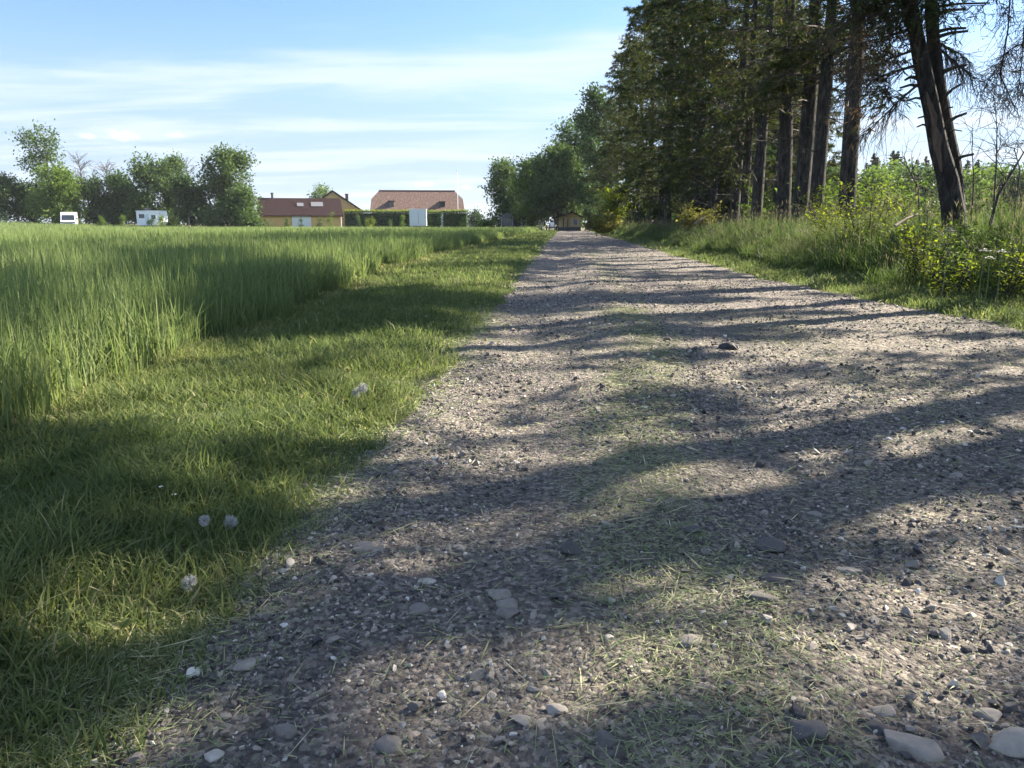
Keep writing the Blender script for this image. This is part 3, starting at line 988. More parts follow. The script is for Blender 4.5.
# young green spruces in the understorey
yg = make_spruce('young_spruce', 'broad young spruce with light green tips left of the trunk cluster', (9.4, 41.8, float(hz(9.4, 41.8))), 91, 0, 'young spruces under the row', needle='needle_green', Ht=6.2, r0=.08, base=.8, rad=2.6, dead=.3, gap=.1, tuft=.24, step=.22)
for X, Y, sc, lab in ((8.2, 45, .9, 'young spruce with bluish green tips left of the round yellow-green bush'),
                      (8.6, 30, .55, 'short young spruce glimpsed between the pair and the trunk cluster'),
                      (8.4, 56, .8, 'young spruce glimpsed behind the slender yellow-green shrub')):
    dup(yg, (X, Y, float(hz(X, Y))), rng.uniform(0, 6.28), sc, lab)

# roadside spruces beside and behind the viewer, shading the track; farther ones added unseen to shade the crop
NEAR = 'spruces beside the viewer that shade the track'
near = [(8.3, -1.2), (8.0, 1.8), (8.6, 4.9), (8.1, 7.4), (9.9, 9.2), (10.8, 14.6), (12.8, 18.8), (15.4, 22.6)]
for k, (X, Y) in enumerate(near):
    far_ = Y > 14
    make_spruce('spruce', 'tall spruce beside the near track, outside the picture, only its shade in view', (X, Y, float(hz(X, Y))), 120 + k, 0, NEAR,
                Ht=16 if Y < 15 else 19.5, r0=.24, base=(7. if Y < 15 else 8.4) if far_ else 4.6, rad=3.9, dead=(6.4 if Y < 15 else 8.) if far_ else 3.2, gap=.12, tuft=.3, dens=.8)

# ------------------------------------------------------------------ leaning two-stemmed pine
YL = 13.8
b0 = at3(952, 215, YL)
lean_t = thing('leaning_spruce', 'old leaning spruce with two stems, a bare reddish wound and broken branch stubs', 'tree', (b0.x, YL, float(hz(b0.x, YL))))
O = Vector(lean_t.location)
loc3 = lambda px, py, Y=YL: at3(px, py, Y) - O
mb = MB()
mb.tube([loc3(958, 262), loc3(957, 235), loc3(952, 205), loc3(948, 180), loc3(940, 150), loc3(932, 110), loc3(921, 60), loc3(911, 10), loc3(902, -40), loc3(885, -110), loc3(870, -190)],
        [.28, .225, .185, .165,   .14, .12, .118, .12, .125, .11, .07], 12, rough=.5)
part('trunk', mb, M['bark'], lean_t, True)
mb = MB()
mb.tube([loc3(956, 232, 13.92), loc3(955, 195, 14.0), loc3(953, 165, 14.1), loc3(946, 125, 14.12), loc3(939, 80, 14.15), loc3(933, 40, 14.15), loc3(931, 0, 14.15), loc3(937, -50, 14.1), loc3(955, -110, 14)],
        [.16, .15, .13, .11, .1, .1, .095, .09, .06], 10, rough=.3)
part('second_stem', mb, M['bark'], lean_t, True)
mb = MB()
wp = []
rw = np.random.default_rng(4)
for i, (a, b, w_) in enumerate([(941, 172, .5), (939.5, 160, 2.5), (938, 148, 4), (936, 136, 4.5), (934.5, 126, 3), (933, 116, 4), (930.5, 106, 3), (928, 97, 1.5), (927, 92, .3)]):
    for sgn in (-1, 0, 1):
        wp.append(loc3(a + sgn * w_ + rw.normal(0, .7), b, 13.62 + (.05 if sgn else 0)))
mb.add(wp, [q for i in range(8) for k in (0, 1) for q in (i * 3 + k, i * 3 + k + 1, i * 3 + k + 4, i * 3 + k + 3)], [4] * 16)
part('bark_wound', mb, M['wound'], lean_t, True, 'reddish strip where the bark has peeled away')
stubs = [((955, 162), (974, 154), .04), ((949, 124), (967, 113), .04), ((947, 98), (961, 84), .035), ((945, 73), (967, 65), .045),
         ((938, 38), (968, 31), .04), ((936, 33), (966, 28), .04), ((934, 15), (966, 9), .04), ((932, 8), (990, 3), .03),
         ((951, 132), (962, 131), .02), ((948, 112), (953, 107), .025), ((924, 126), (917, 127), .025), ((925, 119), (918, 118), .025),
         ((921, 99), (906, 101), .03), ((916, 86), (900, 88), .035), ((912, 78), (905, 80), .04)]
for (a, b, r_) in stubs:
    mb = MB()
    p0, p1 = loc3(a[0] - (4 if b[0] > a[0] else -4), a[1], 14.0), loc3(*b, 13.85)
    mid = (p0 + p1) / 2 + Vector((0, 0, .03))
    mb.tube([p0, mid, p1], [r_ * .85, r_ * .6, r_ * .45], 6, rough=.4)
    part('branch', mb, M['twig'], lean_t)
# thin dead boughs swept to the left with hanging twigs
r = np.random.default_rng(8)
bw = MB(); bf = MB()
for (a, b) in (((914, 66), (848, 85)), ((915, 50), (850, 72)), ((910, 30), (850, 45)), ((908, 15), (845, 10)), ((918, 85), (866, 130)), ((940, 50), (972, 75)), ((938, 42), (970, 58))):
    p0 = np.array(loc3(*a)); p1 = np.array(loc3(*b, 13.8 + r.uniform(-.8, 1.2)))
    L_ = np.linalg.norm(p1 - p0)
    P = curve_pts(p0[None], ((p1 - p0) / L_)[None], np.array([L_]), np.array([.05]), 9, .015, r)
    sticks(bw, P, np.array([.028]), np.array([.006]))
    n = 46
    k = r.integers(1, 9, n)
    dd = (p1 - p0) / L_ + r.normal(0, .6, (n, 3)); dd[:, 2] -= .45; dd /= np.linalg.norm(dd, axis=1, keepdims=True)
    P2 = curve_pts(P[0, k], dd, r.uniform(.15, .8, n) * min(1, L_), r.uniform(0, .4, n), 5, .05, r)
    sticks(bw, P2, np.full(n, .007), np.full(n, .002))
    for e in range(1, 5):
        d3 = dd + r.normal(0, .7, (n, 3)); d3[:, 2] -= .3; d3 /= np.linalg.norm(d3, axis=1, keepdims=True)
        P3 = curve_pts(P2[:, e], d3, r.uniform(.08, .3, n), r.uniform(0, .4, n), 3, .05, r)
        sticks(bw, P3, np.full(n, .004), np.full(n, .0015))
part('branches', bw, M['twig'], lean_t)
# crown above the frame, dead brown foliage below it
cb = MB(); cg = MB(); cw = MB()
for (px, py, rx, rz_, n, mbx) in ((893, -60, 1.5, .6, 380, cg), (890, 4, .7, .35, 110, cg), (925, 8, .5, .35, 80, cg), (860, 0, .6, .4, 90, cg), (850, -100, 1.6, 1., 380, cg), (945, -80, 1.4, 1., 300, cg), (905, -150, 2., 1.4, 500, cg), (895, 35, .35, .9, 70, cb), (876, 22, .4, .4, 40, cb), (882, 92, .25, .2, 22, cg), (872, 96, .3, .25, 26, cb)):
    c = np.array(loc3(px, py))
    p = c + r.normal(0, .5, (n, 3)) * np.array([rx, rx * .8, rz_])
    tip = p + r.normal(0, .25, (n, 3)) + np.array([0, 0, -.1])
    cw.segs(p, tip, .006, .002)
    for k in range(12):
        d = tip - p + r.normal(0, .25, (n, 3))
        mbx.leaves(p + (tip - p) * r.random((n, 1)), d, r.normal(size=(n, 3)), r.uniform(.08, .18, n), .022, np.clip(r.normal(.45, .2, n), 0, 1))
kf = keep_at(O)
n = 1500  # fuller upper crown out of view, added to shade the crop
hgt_ = r.uniform(6.6, 13, n); fr = (hgt_ - 6.6) / 6.4
p = np.stack([-1.6 - .9 * fr, 0 * fr, hgt_], 1) + r.normal(0, 1, (n, 3)) * np.stack([1.7 * (1.1 - .7 * fr), 1.9 * (1.1 - .7 * fr), .3 + 0 * fr], 1)
p = p[kf(p, r)]; n = len(p)
tip = p + r.normal(0, .3, (n, 3)) + np.array([0, 0, -.1])
cw.segs(p, tip, .006, .002)
for k in range(14):
    cg.leaves(p + (tip - p) * r.random((n, 1)), tip - p + r.normal(0, .25, (n, 3)), r.normal(size=(n, 3)), r.uniform(.12, .28, n), .04, np.clip(r.normal(.45, .2, n), 0, 1))
part('twigs', cw, M['twig'], lean_t)
part('crown', cg, M['needle'], lean_t)
part('dead_foliage', cb, M['needle_brown'], lean_t)

# ------------------------------------------------------------------ larch outside the frame, hanging bare twigs
YB = 11.
bl = thing('larch', 'bare larch at the picture edge whose twigs with small buds hang against the sky', 'tree', (at(1105, YB), YB, float(hz(at(1105, YB), YB))))
O = Vector(bl.location)
mb = MB(); mb.tube([(0, 0, -.3), (0, 0, .3), (.1, .1, 3), (.0, .1, 6), (.1, 0, 9.)], [.24, .19, .16, .12, .03], 10, rough=.25)
part('trunk', mb, M['bark'], bl, True)
bw = MB(); bud = MB()
for path in ([(1100, -60), (1040, -30), (1010, 0), (1008, 30), (1003, 60), (990, 78), (984, 88)], [(1100, -60), (1030, -10), (1024, 30), (1022, 60), (1018, 95)], [(1100, -20), (1050, 10), (1030, 40), (1012, 48), (1004, 56)],
             [(1100, -90), (1010, -30), (985, 5), (960, 6)], [(1003, 60), (1000, 75), (1008, 92), (1012, 104)], [(1110, 40), (1050, 60), (1026, 75), (1020, 100)]):
    pts = [np.array(loc3(a, b, YB + r.uniform(-.15, .15))) for a, b in path]
    bw.tube(pts, np.linspace(.016, .004, len(pts)), 5)
    for i in range(1, len(pts)):
        n = 15
        p = pts[i - 1] + (pts[i] - pts[i - 1]) * r.random((n, 1))
        dd = r.normal(0, .7, (n, 3)); dd[:, 2] -= .55; dd /= np.linalg.norm(dd, axis=1, keepdims=True)
        P2 = curve_pts(p, dd, r.uniform(.1, .42, n), r.uniform(.1, .6, n), 5, .06, r)
        sticks(bw, P2, np.full(n, .0045), np.full(n, .002))
        for e in (1, 2, 3, 4):
            d3 = dd + r.normal(0, .8, (n, 3)); d3 /= np.linalg.norm(d3, axis=1, keepdims=True)
            P3 = curve_pts(P2[:, e], d3, r.uniform(.05, .16, n), r.uniform(0, .5, n), 3, .05, r)
            sticks(bw, P3, np.full(n, .003), np.full(n, .0015))
            bud.leaves(P3[:, 2], r.normal(size=(n, 3)), r.normal(size=(n, 3)), .022, .014, r.random(n))
            bud.leaves(P3[:, 1], r.normal(size=(n, 3)), r.normal(size=(n, 3)), .02, .012, r.random(n))
part('branches', bw, M['twig'], bl)
part('buds', bud, M['needle_brown'], bl)

# ------------------------------------------------------------------ saplings, bushes and dead sticks on the bank
def sapling(label, px, Y, Ht, spread, nstem, nleaf, leaf, m='leaf_yellow', name='sapling', cat='sapling', group='broad-leaved saplings on the bank', seed=0):
    r = np.random.default_rng(300 + seed)
    t = thing(name, label, cat, gl(px, Y), 0, group)
    sb = MB(); lb = MB()
    for k in range(nstem):
        a = r.uniform(0, 6.28); tipx = spread * math.sqrt(r.random()); h = Ht * r.uniform(.55, 1.)
        p = np.array([[.06 * math.cos(a), .06 * math.sin(a), -.05]])
        d = np.array([[tipx * math.cos(a), tipx * math.sin(a), h]]); L_ = np.linalg.norm(d)
        P = curve_pts(p, d / L_, np.array([L_]), np.array([.06]), 8, .012, r)
        sticks(sb, P, np.array([.012]), np.array([.003]))
        n = nleaf // nstem
        s = r.uniform(.22, 1, n) * 6.99; i0 = s.astype(int); f = (s - i0)[:, None]
        C = P[0][i0] * (1 - f) + P[0][i0 + 1] * f
        az = r.uniform(0, 6.28, n); out = r.uniform(.02, .24, n) * (Ht / 1.2)
        D = np.stack([np.cos(az), np.sin(az), r.uniform(-.2, .8, n)], 1)
        C2 = C + D * out[:, None]
        sb.segs(C, C2, .003, .0015)
        for q in range(2):
            Dl = D + r.normal(0, .5, (n, 3)); Dl[:, 2] -= .25
            nn = r.normal(0, .35, (n, 3)); nn[:, 2] += 1
            ln = leaf * r.uniform(.4, 1.4, n)
            lb.leaves(C2 - D * (out * .4 * q)[:, None], Dl, nn, ln, ln * .6, np.clip(r.normal(.5, .22, n), 0, 1), fold=.18)
    part('stem', sb, M['twig'], t); part('leaves', lb, M[m], t)
    return t


sapling('bright leafy sapling just right of the straight lone trunk', 868, 15.5, 1.75, .7, 11, 620, .062, seed=1)
sapling('bright leafy sapling between the trunk cluster and the straight lone trunk', 832, 17.5, 1.7, .6, 10, 520, .062, seed=2)
sapling('leafy sapling at the left foot of the leaning spruce', 930, 11.5, 1.3, .5, 8, 380, .06, seed=3)
sapling('leafy sapling at the right foot of the leaning spruce', 985, 10.5, .95, .6, 9, 380, .055, 'leaf_bright', seed=4)
sapling('leafy sapling reaching highest near the right edge of the bank', 1012, 9.5, .95, .45, 7, 280, .055, seed=5)
sapling('small sapling in the grass in front of the leaning spruce', 960, 10.2, .75, .3, 5, 170, .055, seed=6)
sapling('round yellow-green bush standing in front of the dark trunks', 696, 36, 1.75, 1.1, 16, 1300, .12, 'leaf_olive', 'bush', 'bush', 'roadside bushes', 7)
sapling('slender yellow-green shrub at the far roadside', 612, 66, 4.6, 1.3, 12, 1500, .22, 'leaf_yellow', 'shrub', 'shrub', 'roadside bushes', 8)
sapling('low yellow-green bush at the foot of the slender shrub', 604, 64, 2.0, 1.6, 14, 1100, .2, 'leaf_olive', 'bush', 'bush', 'roadside bushes', 9)
sapling('pale green bush lit up behind the straight lone trunk', 862, 27, 2.3, 1.9, 18, 1900, .14, 'leaf_bright', 'bush', 'bush', 'bushes in the meadow behind the bank', 10)
sapling('pale green bush lit up behind the leaning spruce', 905, 30, 2.2, 2.2, 18, 2000, .15, 'leaf_mid', 'bush', 'bush', 'bushes in the meadow behind the bank', 11)
sapling('green bush behind the dead sticks at the picture edge', 1000, 24, 1.8, 1.8, 16, 1700, .14, 'leaf_mid', 'bush', 'bush', 'bushes in the meadow behind the bank', 12)
sapling('bright bush glimpsed between the trunks of the cluster', 768, 33, 2.2, 1.3, 14, 1300, .15, 'leaf_bright', 'bush', 'bush', 'bushes in the meadow behind the bank', 13)


def dead_stick(label, pts, r0, n, seed, Y, spread=.4):
    r = np.random.default_rng(seed)
    P0 = at3(pts[0][0], pts[0][1], Y)
    base = (P0.x, Y, float(hz(P0.x, Y)))
    t = MB(); O = Vector(base)
    pp = [np.array(at3(a, b, Y + i * .05) - O) for i, (a, b) in enumerate(pts)]
    pp[0][2] = -.05
    t.tube(pp, np.linspace(r0, .004, len(pp)), 6, rough=.3)
    seg = r.integers(max(1, len(pp) // 2), len(pp), n)
    p = np.array([pp[s - 1] + (pp[s] - pp[s - 1]) * r.random() for s in seg])
    dd = r.normal(0, .7, (n, 3)); dd[:, 2] += .45; dd /= np.linalg.norm(dd, axis=1, keepdims=True)
    P2 = curve_pts(p, dd, r.uniform(.3, 1., n) * spread, r.uniform(-.2, .3, n), 5, .05, r)
    sticks(t, P2, np.full(n, r0 * .35), np.full(n, .002))
    for e in (2, 3):
        d3 = dd + r.normal(0, .7, (n, 3)); d3 /= np.linalg.norm(d3, axis=1, keepdims=True)
        P3 = curve_pts(P2[:, e], d3, r.uniform(.2, .5, n) * spread, r.uniform(-.2, .3, n), 4, .05, r)
        sticks(t, P3, np.full(n, .004), np.full(n, .0015))
    o = link('dead_sapling', t.mesh('dead_sapling', M['twig']), None, base)
    return tag(o, label, 'dead sapling', 'bare dead saplings on the bank')


dead_stick('tall thin bare sapling rising highest right of the leaning spruce', [(996, 215), (996, 170), (997, 130), (995, 100)], .02, 26, 1, 14.5, .75)
dead_stick('short bare sapling close to the right of the leaning spruce', [(974, 215), (974, 180), (972, 150), (973, 128)], .015, 14, 2, 14, .5)
dead_stick('dark bare branch slanting up towards the right picture edge', [(985, 215), (998, 195), (1012, 172), (1024, 152), (1034, 140)], .03, 16, 3, 12.5, .4)
dead_stick('bare twiggy sapling bowing over at the right picture edge', [(1016, 215), (1020, 170), (1014, 148), (1000, 145)], .015, 26, 4, 13, .5)
dead_stick('pale slender dead stem leaning left behind the leaning spruce', [(928, 202), (918, 188), (908, 168), (904, 155)], .022, 18, 5, 16, .6)
for lab, a, b, Y, rr in (('grey fallen branch lying in the weeds left of the leaning spruce', (895, 226), (918, 214), 11., .02),
                         ('pale broken branch lying in the grass before the dark trunks', (694, 224), (706, 217), 34., .05),
                         ('fallen pale log at the edge of the wood beyond the round bush', (652, 222), (666, 226), 48., .09)):
    p0, p1 = at3(*a, Y), at3(*b, Y + .3)
    mb = MB(); c = (p0 + p1) / 2
    mb.tube([p0 - c, Vector((0, 0, .02)), p1 - c], [rr, rr * .9, rr * .5], 7, rough=.3)
    d = (p1 - p0) * .4
    mb.tube([Vector((0, 0, .0)), Vector((d.x * .6, .1, abs(d.x) * .5 + .05))], [rr * .5, rr * .2], 5)
    tag(link('fallen_branch', mb.mesh('fallen_branch', M['palewood']), None, c), lab, 'branch', 'fallen branches on the bank')

# ------------------------------------------------------------------ flowers
M['white'] = flat('white_petal', (.7, .7, .67), .7, .2, var=.05)
M['fluff'] = flat('seed_fluff', (.42, .42, .4), .9, .1, var=.1)
M['stalk'] = flat('flower_stalk', (.12, .15, .06), .7)


def dandelion(label, px, py, h, rad, kind_='clock'):
    x, y = gpt(px, py, h)
    t = thing('dandelion', label, 'dandelion', (x, y, float(gz(x, y))), 0, 'dandelions gone to seed in the verge')
    r = np.random.default_rng(int(px * 7 + py))
    mb = MB(); mb.tube([(0, 0, -.01), (.006, .004, h * .5), (0, 0, h)], [.003, .0026, .002], 6)
    part('stem', mb, M['stalk'], t)
    mb = MB(); V_, F_ = ico(2)
    mb.add(V_ * rad * .22 + np.array([0, 0, h]), F_.ravel(), np.full(len(F_), 3))
    part('flower_head', mb, M['stalk'], t)
    n = 250
    v = r.normal(size=(n, 3)); v /= np.linalg.norm(v, axis=1, keepdims=True)
    if kind_ == 'worn': v = v[(v[:, 0] < .55) | (v[:, 2] > .3)]; n = len(v)
    C = np.array([[0, 0, h]]) + v * rad * .2
    mb = MB(); E = C + v * (rad * r.uniform(.5, .95, (n, 1)))
    mb.segs(C, E, .0004, .0004)
    for k in range(5):
        d = v * .7 + r.normal(0, .6, (n, 3))
        mb.leaves(E, d, r.normal(size=(n, 3)), rad * .3, .0008, .5)
    part('seed_head', mb, M['fluff'], t)


dandelion('white dandelion clock, roundest one, at the shaded grass edge', 231, 524, .06, .019)
dandelion('shaggy pale dandelion clock lowest in the grass near the gravel', 190, 584, .035, .02, 'worn')
dandelion('dandelion clock glowing white in the sunlit grass beside the track', 363, 389, .13, .024)
dandelion('grey dandelion clock touching the glowing white one', 357, 394, .1, .022, 'worn')
dandelion('tiny half-blown dandelion just left of the roundest clock', 205, 524, .085, .015, 'worn')

dz = MB()
daisy0 = None
dlabs = ['small white flower at the foot of the tall green crop, higher one', 'small white flower at the foot of the tall green crop, lower one', 'tiny white flower upper left of the roundest dandelion clock', 'tiny white bud beside the grass stalk left of the dandelions',
         'small white flower in shaded grass halfway along the verge', 'small white flower in dark grass nearest the sunlit far verge']
for k, (px, py, lab) in enumerate(((226, 296, dlabs[0]), (108, 352, dlabs[1]), (175, 502, dlabs[2]), (162, 496, dlabs[3]), (426, 321, dlabs[4]), (452, 282, dlabs[5]))):
    h = .075
    x, y = gpt(px, py, h)
    if daisy0 is None:
        daisy0 = thing('daisy', lab, 'flower', (x, y, float(gz(x, y))), 0, 'small white flowers in the grass')
        mb = MB(); mb.tube([(0, 0, 0), (.004, 0, h * .5), (0, 0, h)], [.0016] * 3, 5); part('stem', mb, M['stalk'], daisy0)
        mb = MB(); a = np.linspace(0, 6.28, 15)[:-1]
        mb.leaves(np.tile([[0, 0, h]], (14, 1)), np.stack([np.cos(a), np.sin(a), 0 * a + .5], 1), np.tile([[0, 0, 1.]], (14, 1)), .013, .005, .5)
        part('petals', mb, M['white'], daisy0)
    else:
        dup(daisy0, (x, y, float(gz(x, y))), rng.uniform(0, 6), (.75 + .03 * y) if k < 4 else 1., lab)

um0 = None
um = [(949, 227, 'white umbel, highest right of the yellow patch in the bank weeds'), (838, 236, 'white umbel, lowest of the three beside the trunk cluster'), (826, 228, 'white umbel, left one of the three beside the trunk cluster'),
      (833, 229, 'white umbel, right one of the three beside the trunk cluster'), (986, 248, 'white umbel, left one of the pair in the bank weeds at the right'), (1004, 249, 'white umbel, right one of the pair in the bank weeds at the right'), (990, 256, 'white umbel just below the pair in the bank weeds at the right')]
for px, py, lab in um:
    Y = 18. if px < 900 else 9.
    p = at3(px, py, Y); g0 = float(hz(p.x, Y)); h = max(.25, p.z - g0)
    if um0 is None:
        um0 = thing('cow_parsley', lab, 'flower', (p.x, Y, g0), 0, 'white umbels in the bank weeds')
        mb = MB(); mb.tube([(0, 0, 0), (.02, .01, .5), (0, 0, .94)], [.006, .005, .003], 5)
        r = np.random.default_rng(5); n = 14
        a = r.uniform(0, 6.28, n); q = np.sqrt(r.random(n)) * .05
        E = np.stack([np.cos(a) * q, np.sin(a) * q, 1 - q], 1)
        mb.segs(np.tile([[0, 0, .94]], (n, 1)), E, .0015, .001); part('stem', mb, M['stalk'], um0)
        mb = MB()
        for k in range(9):
            d = r.normal(0, 1, (n, 3)); d[:, 2] = abs(d[:, 2]) * .3
            mb.leaves(E, d, np.tile([[0, 0, 1.]], (n, 1)), .016, .012, .5)
        part('flower_head', mb, M['white'], um0)
        um0.scale = (1.2, 1.2, h)
    else:
        o = dup(um0, (p.x, Y, g0), rng.uniform(0, 6), 1, lab); o.scale = (1.2 if Y < 12 else 2, 1.2 if Y < 12 else 2, h)

# ------------------------------------------------------------------ far left trees
LT = 'trees along the far left edge of the field'
YT = 122
def far_tree(label, px, top, wpx, Y, seed, m, base=.3, nl=5200, leaf=.3, name='broadleaf_tree', group=LT, lobes=22, sparse=0.):
    loc = gl(px, Y); Ht = hgt(top, Y, px) - loc[2]; wid = wpx / F * Y * .5
    return make_broad(name, label, loc, seed, m, group, Ht=Ht, wid=wid, base=base, r0=.016 * Ht, nl=int(nl * 1.7), leaf=leaf * 1.5, lobes=lobes, sparse=sparse)


far_tree('low dark tree at the left picture edge', 6, 177, 46, YT, 1, 'leaf_dark', nl=5200)
far_tree('low dark tree between the picture edge and the tall wispy tree', 33, 186, 34, YT + 3, 2, 'leaf_dark')
far_tree('tall wispy tree rising highest of the far left trees', 54, 128, 58, YT + 4, 3, 'leaf_mid', base=3.5, nl=3600, lobes=20, sparse=.07)
far_tree('bright green round tree in front of the tall wispy tree', 60, 166, 56, YT - 6, 4, 'leaf_bright', nl=6500)
far_tree('dark low tree behind the white camper van and the first bare tree', 100, 180, 44, YT, 5, 'leaf_dark')
far_tree('dark low tree just left of the box motorhome', 122, 176, 40, YT + 2, 6, 'leaf_dark')
far_tree('mid green tree rising behind the box motorhome', 152, 156, 48, YT, 7, 'leaf_mid', nl=6000)
far_tree('loose topped tree between the motorhome tree and the biggest tree', 178, 158, 40, YT + 3, 8, 'leaf_mid', nl=5200, sparse=.03)
far_tree('low dark tree filling the gap left of the biggest tree', 194, 178, 44, YT - 2, 9, 'leaf_dark', nl=5200)
far_tree('biggest tree of the far left group with a broad mid green crown', 228, 151, 64, YT - 3, 10, 'leaf_mid', nl=9000, lobes=18)
far_tree('leafy low tree at the right foot of the biggest tree', 244, 190, 34, YT - 5, 11, 'leaf_mid', nl=4000)
far_tree('pale green tree showing above the barn roof', 324, 187, 30, 170, 12, 'leaf_bright', nl=3200)


def bare_tree(label, px, top, Y, seed, wid):
    loc = gl(px, Y); Ht = hgt(top, Y, px) - loc[2]
    r = np.random.default_rng(seed)
    t = thing('bare_tree', label, 'tree', loc, 0, 'leafless trees in the far left group')
    mb = MB(); ax = Axis(Ht, (0, 0), .1, seed)
    zz = np.linspace(0, Ht, 9); mb.tube(ax(zz), .16 * (1 - zz / Ht) + .02, 6)
    part('trunk', mb, M['bark'], t)
    mb = MB(); n = 60; zs = r.uniform(Ht * .35, Ht * .95, n); a = r.uniform(0, 6.28, n)
    d = np.stack([np.cos(a), np.sin(a), r.uniform(.5, 1.3, n)], 1); d /= np.linalg.norm(d, axis=1, keepdims=True)
    P = curve_pts(ax(zs), d, wid * r.uniform(.4, 1., n), r.uniform(0, .3, n), 6, .05, r)
    sticks(mb, P, np.full(n, .05), np.full(n, .02))
    for e in range(2, 6):
        d2 = d + r.normal(0, .5, (n, 3)); d2 /= np.linalg.norm(d2, axis=1, keepdims=True)
        sticks(mb, curve_pts(P[:, e], d2, wid * r.uniform(.15, .45, n), r.uniform(0, .3, n), 4, .06, r), np.full(n, .025), np.full(n, .012))
    part('branches', mb, M['twig'], t)


bare_tree('bare grey tree right of the tall wispy tree', 86, 156, YT + 6, 1, 2.6)
bare_tree('bare grey tree left of the motorhome tree', 112, 163, YT + 8, 2, 3.)
bare_tree('bare topped tree showing between the motorhome tree and the biggest tree', 192, 158, YT + 8, 3, 2.2)

# ------------------------------------------------------------------ trees at the end of the road
ET = 'leafy trees at the end of the road'
far_tree('light green tree at the left tip of the road-end trees', 508, 162, 52, 128, 21, 'leaf_mid', nl=7000, group=ET, base=.5)
far_tree('brighter green tree in the middle of the road-end trees', 533, 160, 56, 122, 22, 'leaf_bright', nl=7500, group=ET, base=.8)
far_tree('broad tree overhanging the yellow cabin', 560, 148, 60, 117, 23, 'leaf_mid', nl=11000, group=ET, base=2.6)
far_tree('dark tree behind the dark shed', 527, 184, 46, 132, 24, 'leaf_dark', nl=5200, group=ET)
far_tree('dark tree right of the yellow cabin under the spruces', 596, 92, 64, 114, 25, 'leaf_dark', nl=13000, group=ET, base=.4)
far_tree('tall tree rising behind the yellow cabin', 576, 116, 64, 126, 26, 'leaf_mid', nl=13000, group=ET, base=.4)
for k_, (px_, top_, w_, Y_, lab_) in enumerate(((590, 208, 16, 103, 'dark bush at the right corner of the ochre cabin'), (634, 206, 22, 84, 'dark bush in the shade behind the slender shrub'),
                                              (648, 204, 24, 74, 'dark bush under the spruces right of the slender shrub'), (662, 205, 24, 62, 'dark bush under the spruces left of the fallen pale log'), (604, 205, 20, 108, 'dark bush at the far roadside beyond the slender shrub'))):
    far_tree(lab_, px_, top_, w_, Y_, 60 + k_, 'leaf_dark', nl=2600, leaf=.14, name='bush', group='dark bushes under the spruces')
far_tree('small bluish far tree left of the road-end trees', 474, 213, 14, 210, 27, 'leaf_dark', nl=900, group=ET, leaf=.4)
far_tree('low pale bush at the left foot of the road-end trees', 486, 220, 20, 120, 28, 'leaf_bright', nl=1200, group=ET, leaf=.2, name='bush')

# ------------------------------------------------------------------ far woods on the right
FW = 'conifers of the far wood beyond the meadow'
fc = make_spruce('far_spruce', 'x', (60, 130, float(hz(60, 130))), 201, 0, FW, Ht=11, r0=.14, base=.5, rad=3.3, dead=.3, dens=1., gap=.12, tuft=.34, step=.24, pw=1.)
rf_ = np.random.default_rng(77)
fw = []
for i in range(36):
    px = 822 + i * 7.2 + rf_.uniform(-3, 3)
    fw.append((px, 158 + 12 * sm((px - 880) / 140) + rf_.uniform(-9, 9), 108 + 12 * (i % 3) + rf_.uniform(-3, 3)))
for k, (px, top, Y) in enumerate(fw):
    loc = gl(px, Y); sc = (hgt(top, Y, px) - loc[2]) / 11.
    lab = 'far conifer of the wood beyond the meadow, half hidden by its neighbours'
    if k == 0:
        fc.location = loc; fc.scale = (sc,) * 3; fc['label'] = lab
    else:
        dup(fc, loc, rng.uniform(0, 6.28), sc, lab)
for k, (px, top, w, Y, lab) in enumerate(((872, 172, 66, 92, 'light green tree before the far wood, right of the straight lone trunk'), (915, 168, 70, 88, 'light green tree before the far wood, left of the leaning spruce'), (968, 172, 70, 90, 'light green tree before the far wood, right of the leaning spruce'), (1018, 172, 70, 86, 'light green tree before the far wood at the picture edge'), (892, 165, 50, 104, 'mid green rounded tree in the far wood between lone trunk and leaning spruce'), (942, 166, 50, 104, 'mid green rounded tree in the far wood behind the leaning spruce'), (992, 168, 50, 104, 'mid green rounded tree in the far wood near the picture edge'), (822, 168, 60, 95, 'light green tree before the far wood glimpsed beside the trunk cluster'))):
    far_tree(lab, px, top, w, Y, 40 + k, 'leaf_bright' if k % 2 == 0 else 'leaf_mid', nl=4200, leaf=.26, group='leafy trees before the far wood')

# ------------------------------------------------------------------ buildings
M['mustard'] = flat('ochre_render', (.5, .35, .14), .85, .2, scale=1.5, var=.12)
M['roof_dark'] = noise_mat('dark_tiles', [(.3, (.015, .009, .01)), (.7, (.036, .02, .02))], scale=3., stretch=(3, 1, 1), rough=1., bump=.5, spec=.05)
M['roof_red'] = noise_mat('red_tiles', [(.3, (.06, .04, .034)), (.5, (.11, .075, .063)), (.7, (.2, .145, .122))], scale=2.2, stretch=(2.5, 1, .6), rough=1., bump=.5, spec=.05)
M['white_wall'] = flat('white_wall', (.74, .73, .7), .8, .2, var=.06)
M['paledoor'] = flat('pale_door', (.55, .62, .66), .6, .3, var=.06)
M['darkframe'] = flat('dark_frame', (.035, .035, .04), .6)
M['glass'] = flat('window_glass', (.03, .04, .05), .08, .6, var=.1)
M['skylight'] = flat('roof_light', (.13, .12, .12), .3, .5)
M['paint_white'] = flat('white_paint', (.78, .79, .8), .35, .5, var=.04)
M['greymetal'] = flat('grey_metal', (.3, .31, .32), .5, .5)
M['darkmetal'] = flat('dark_metal', (.05, .05, .055), .5, .5)
M['rubber'] = flat('tyre_rubber', (.025, .025, .026), .8, .2)
M['hedge'] = M['leaf_dark']


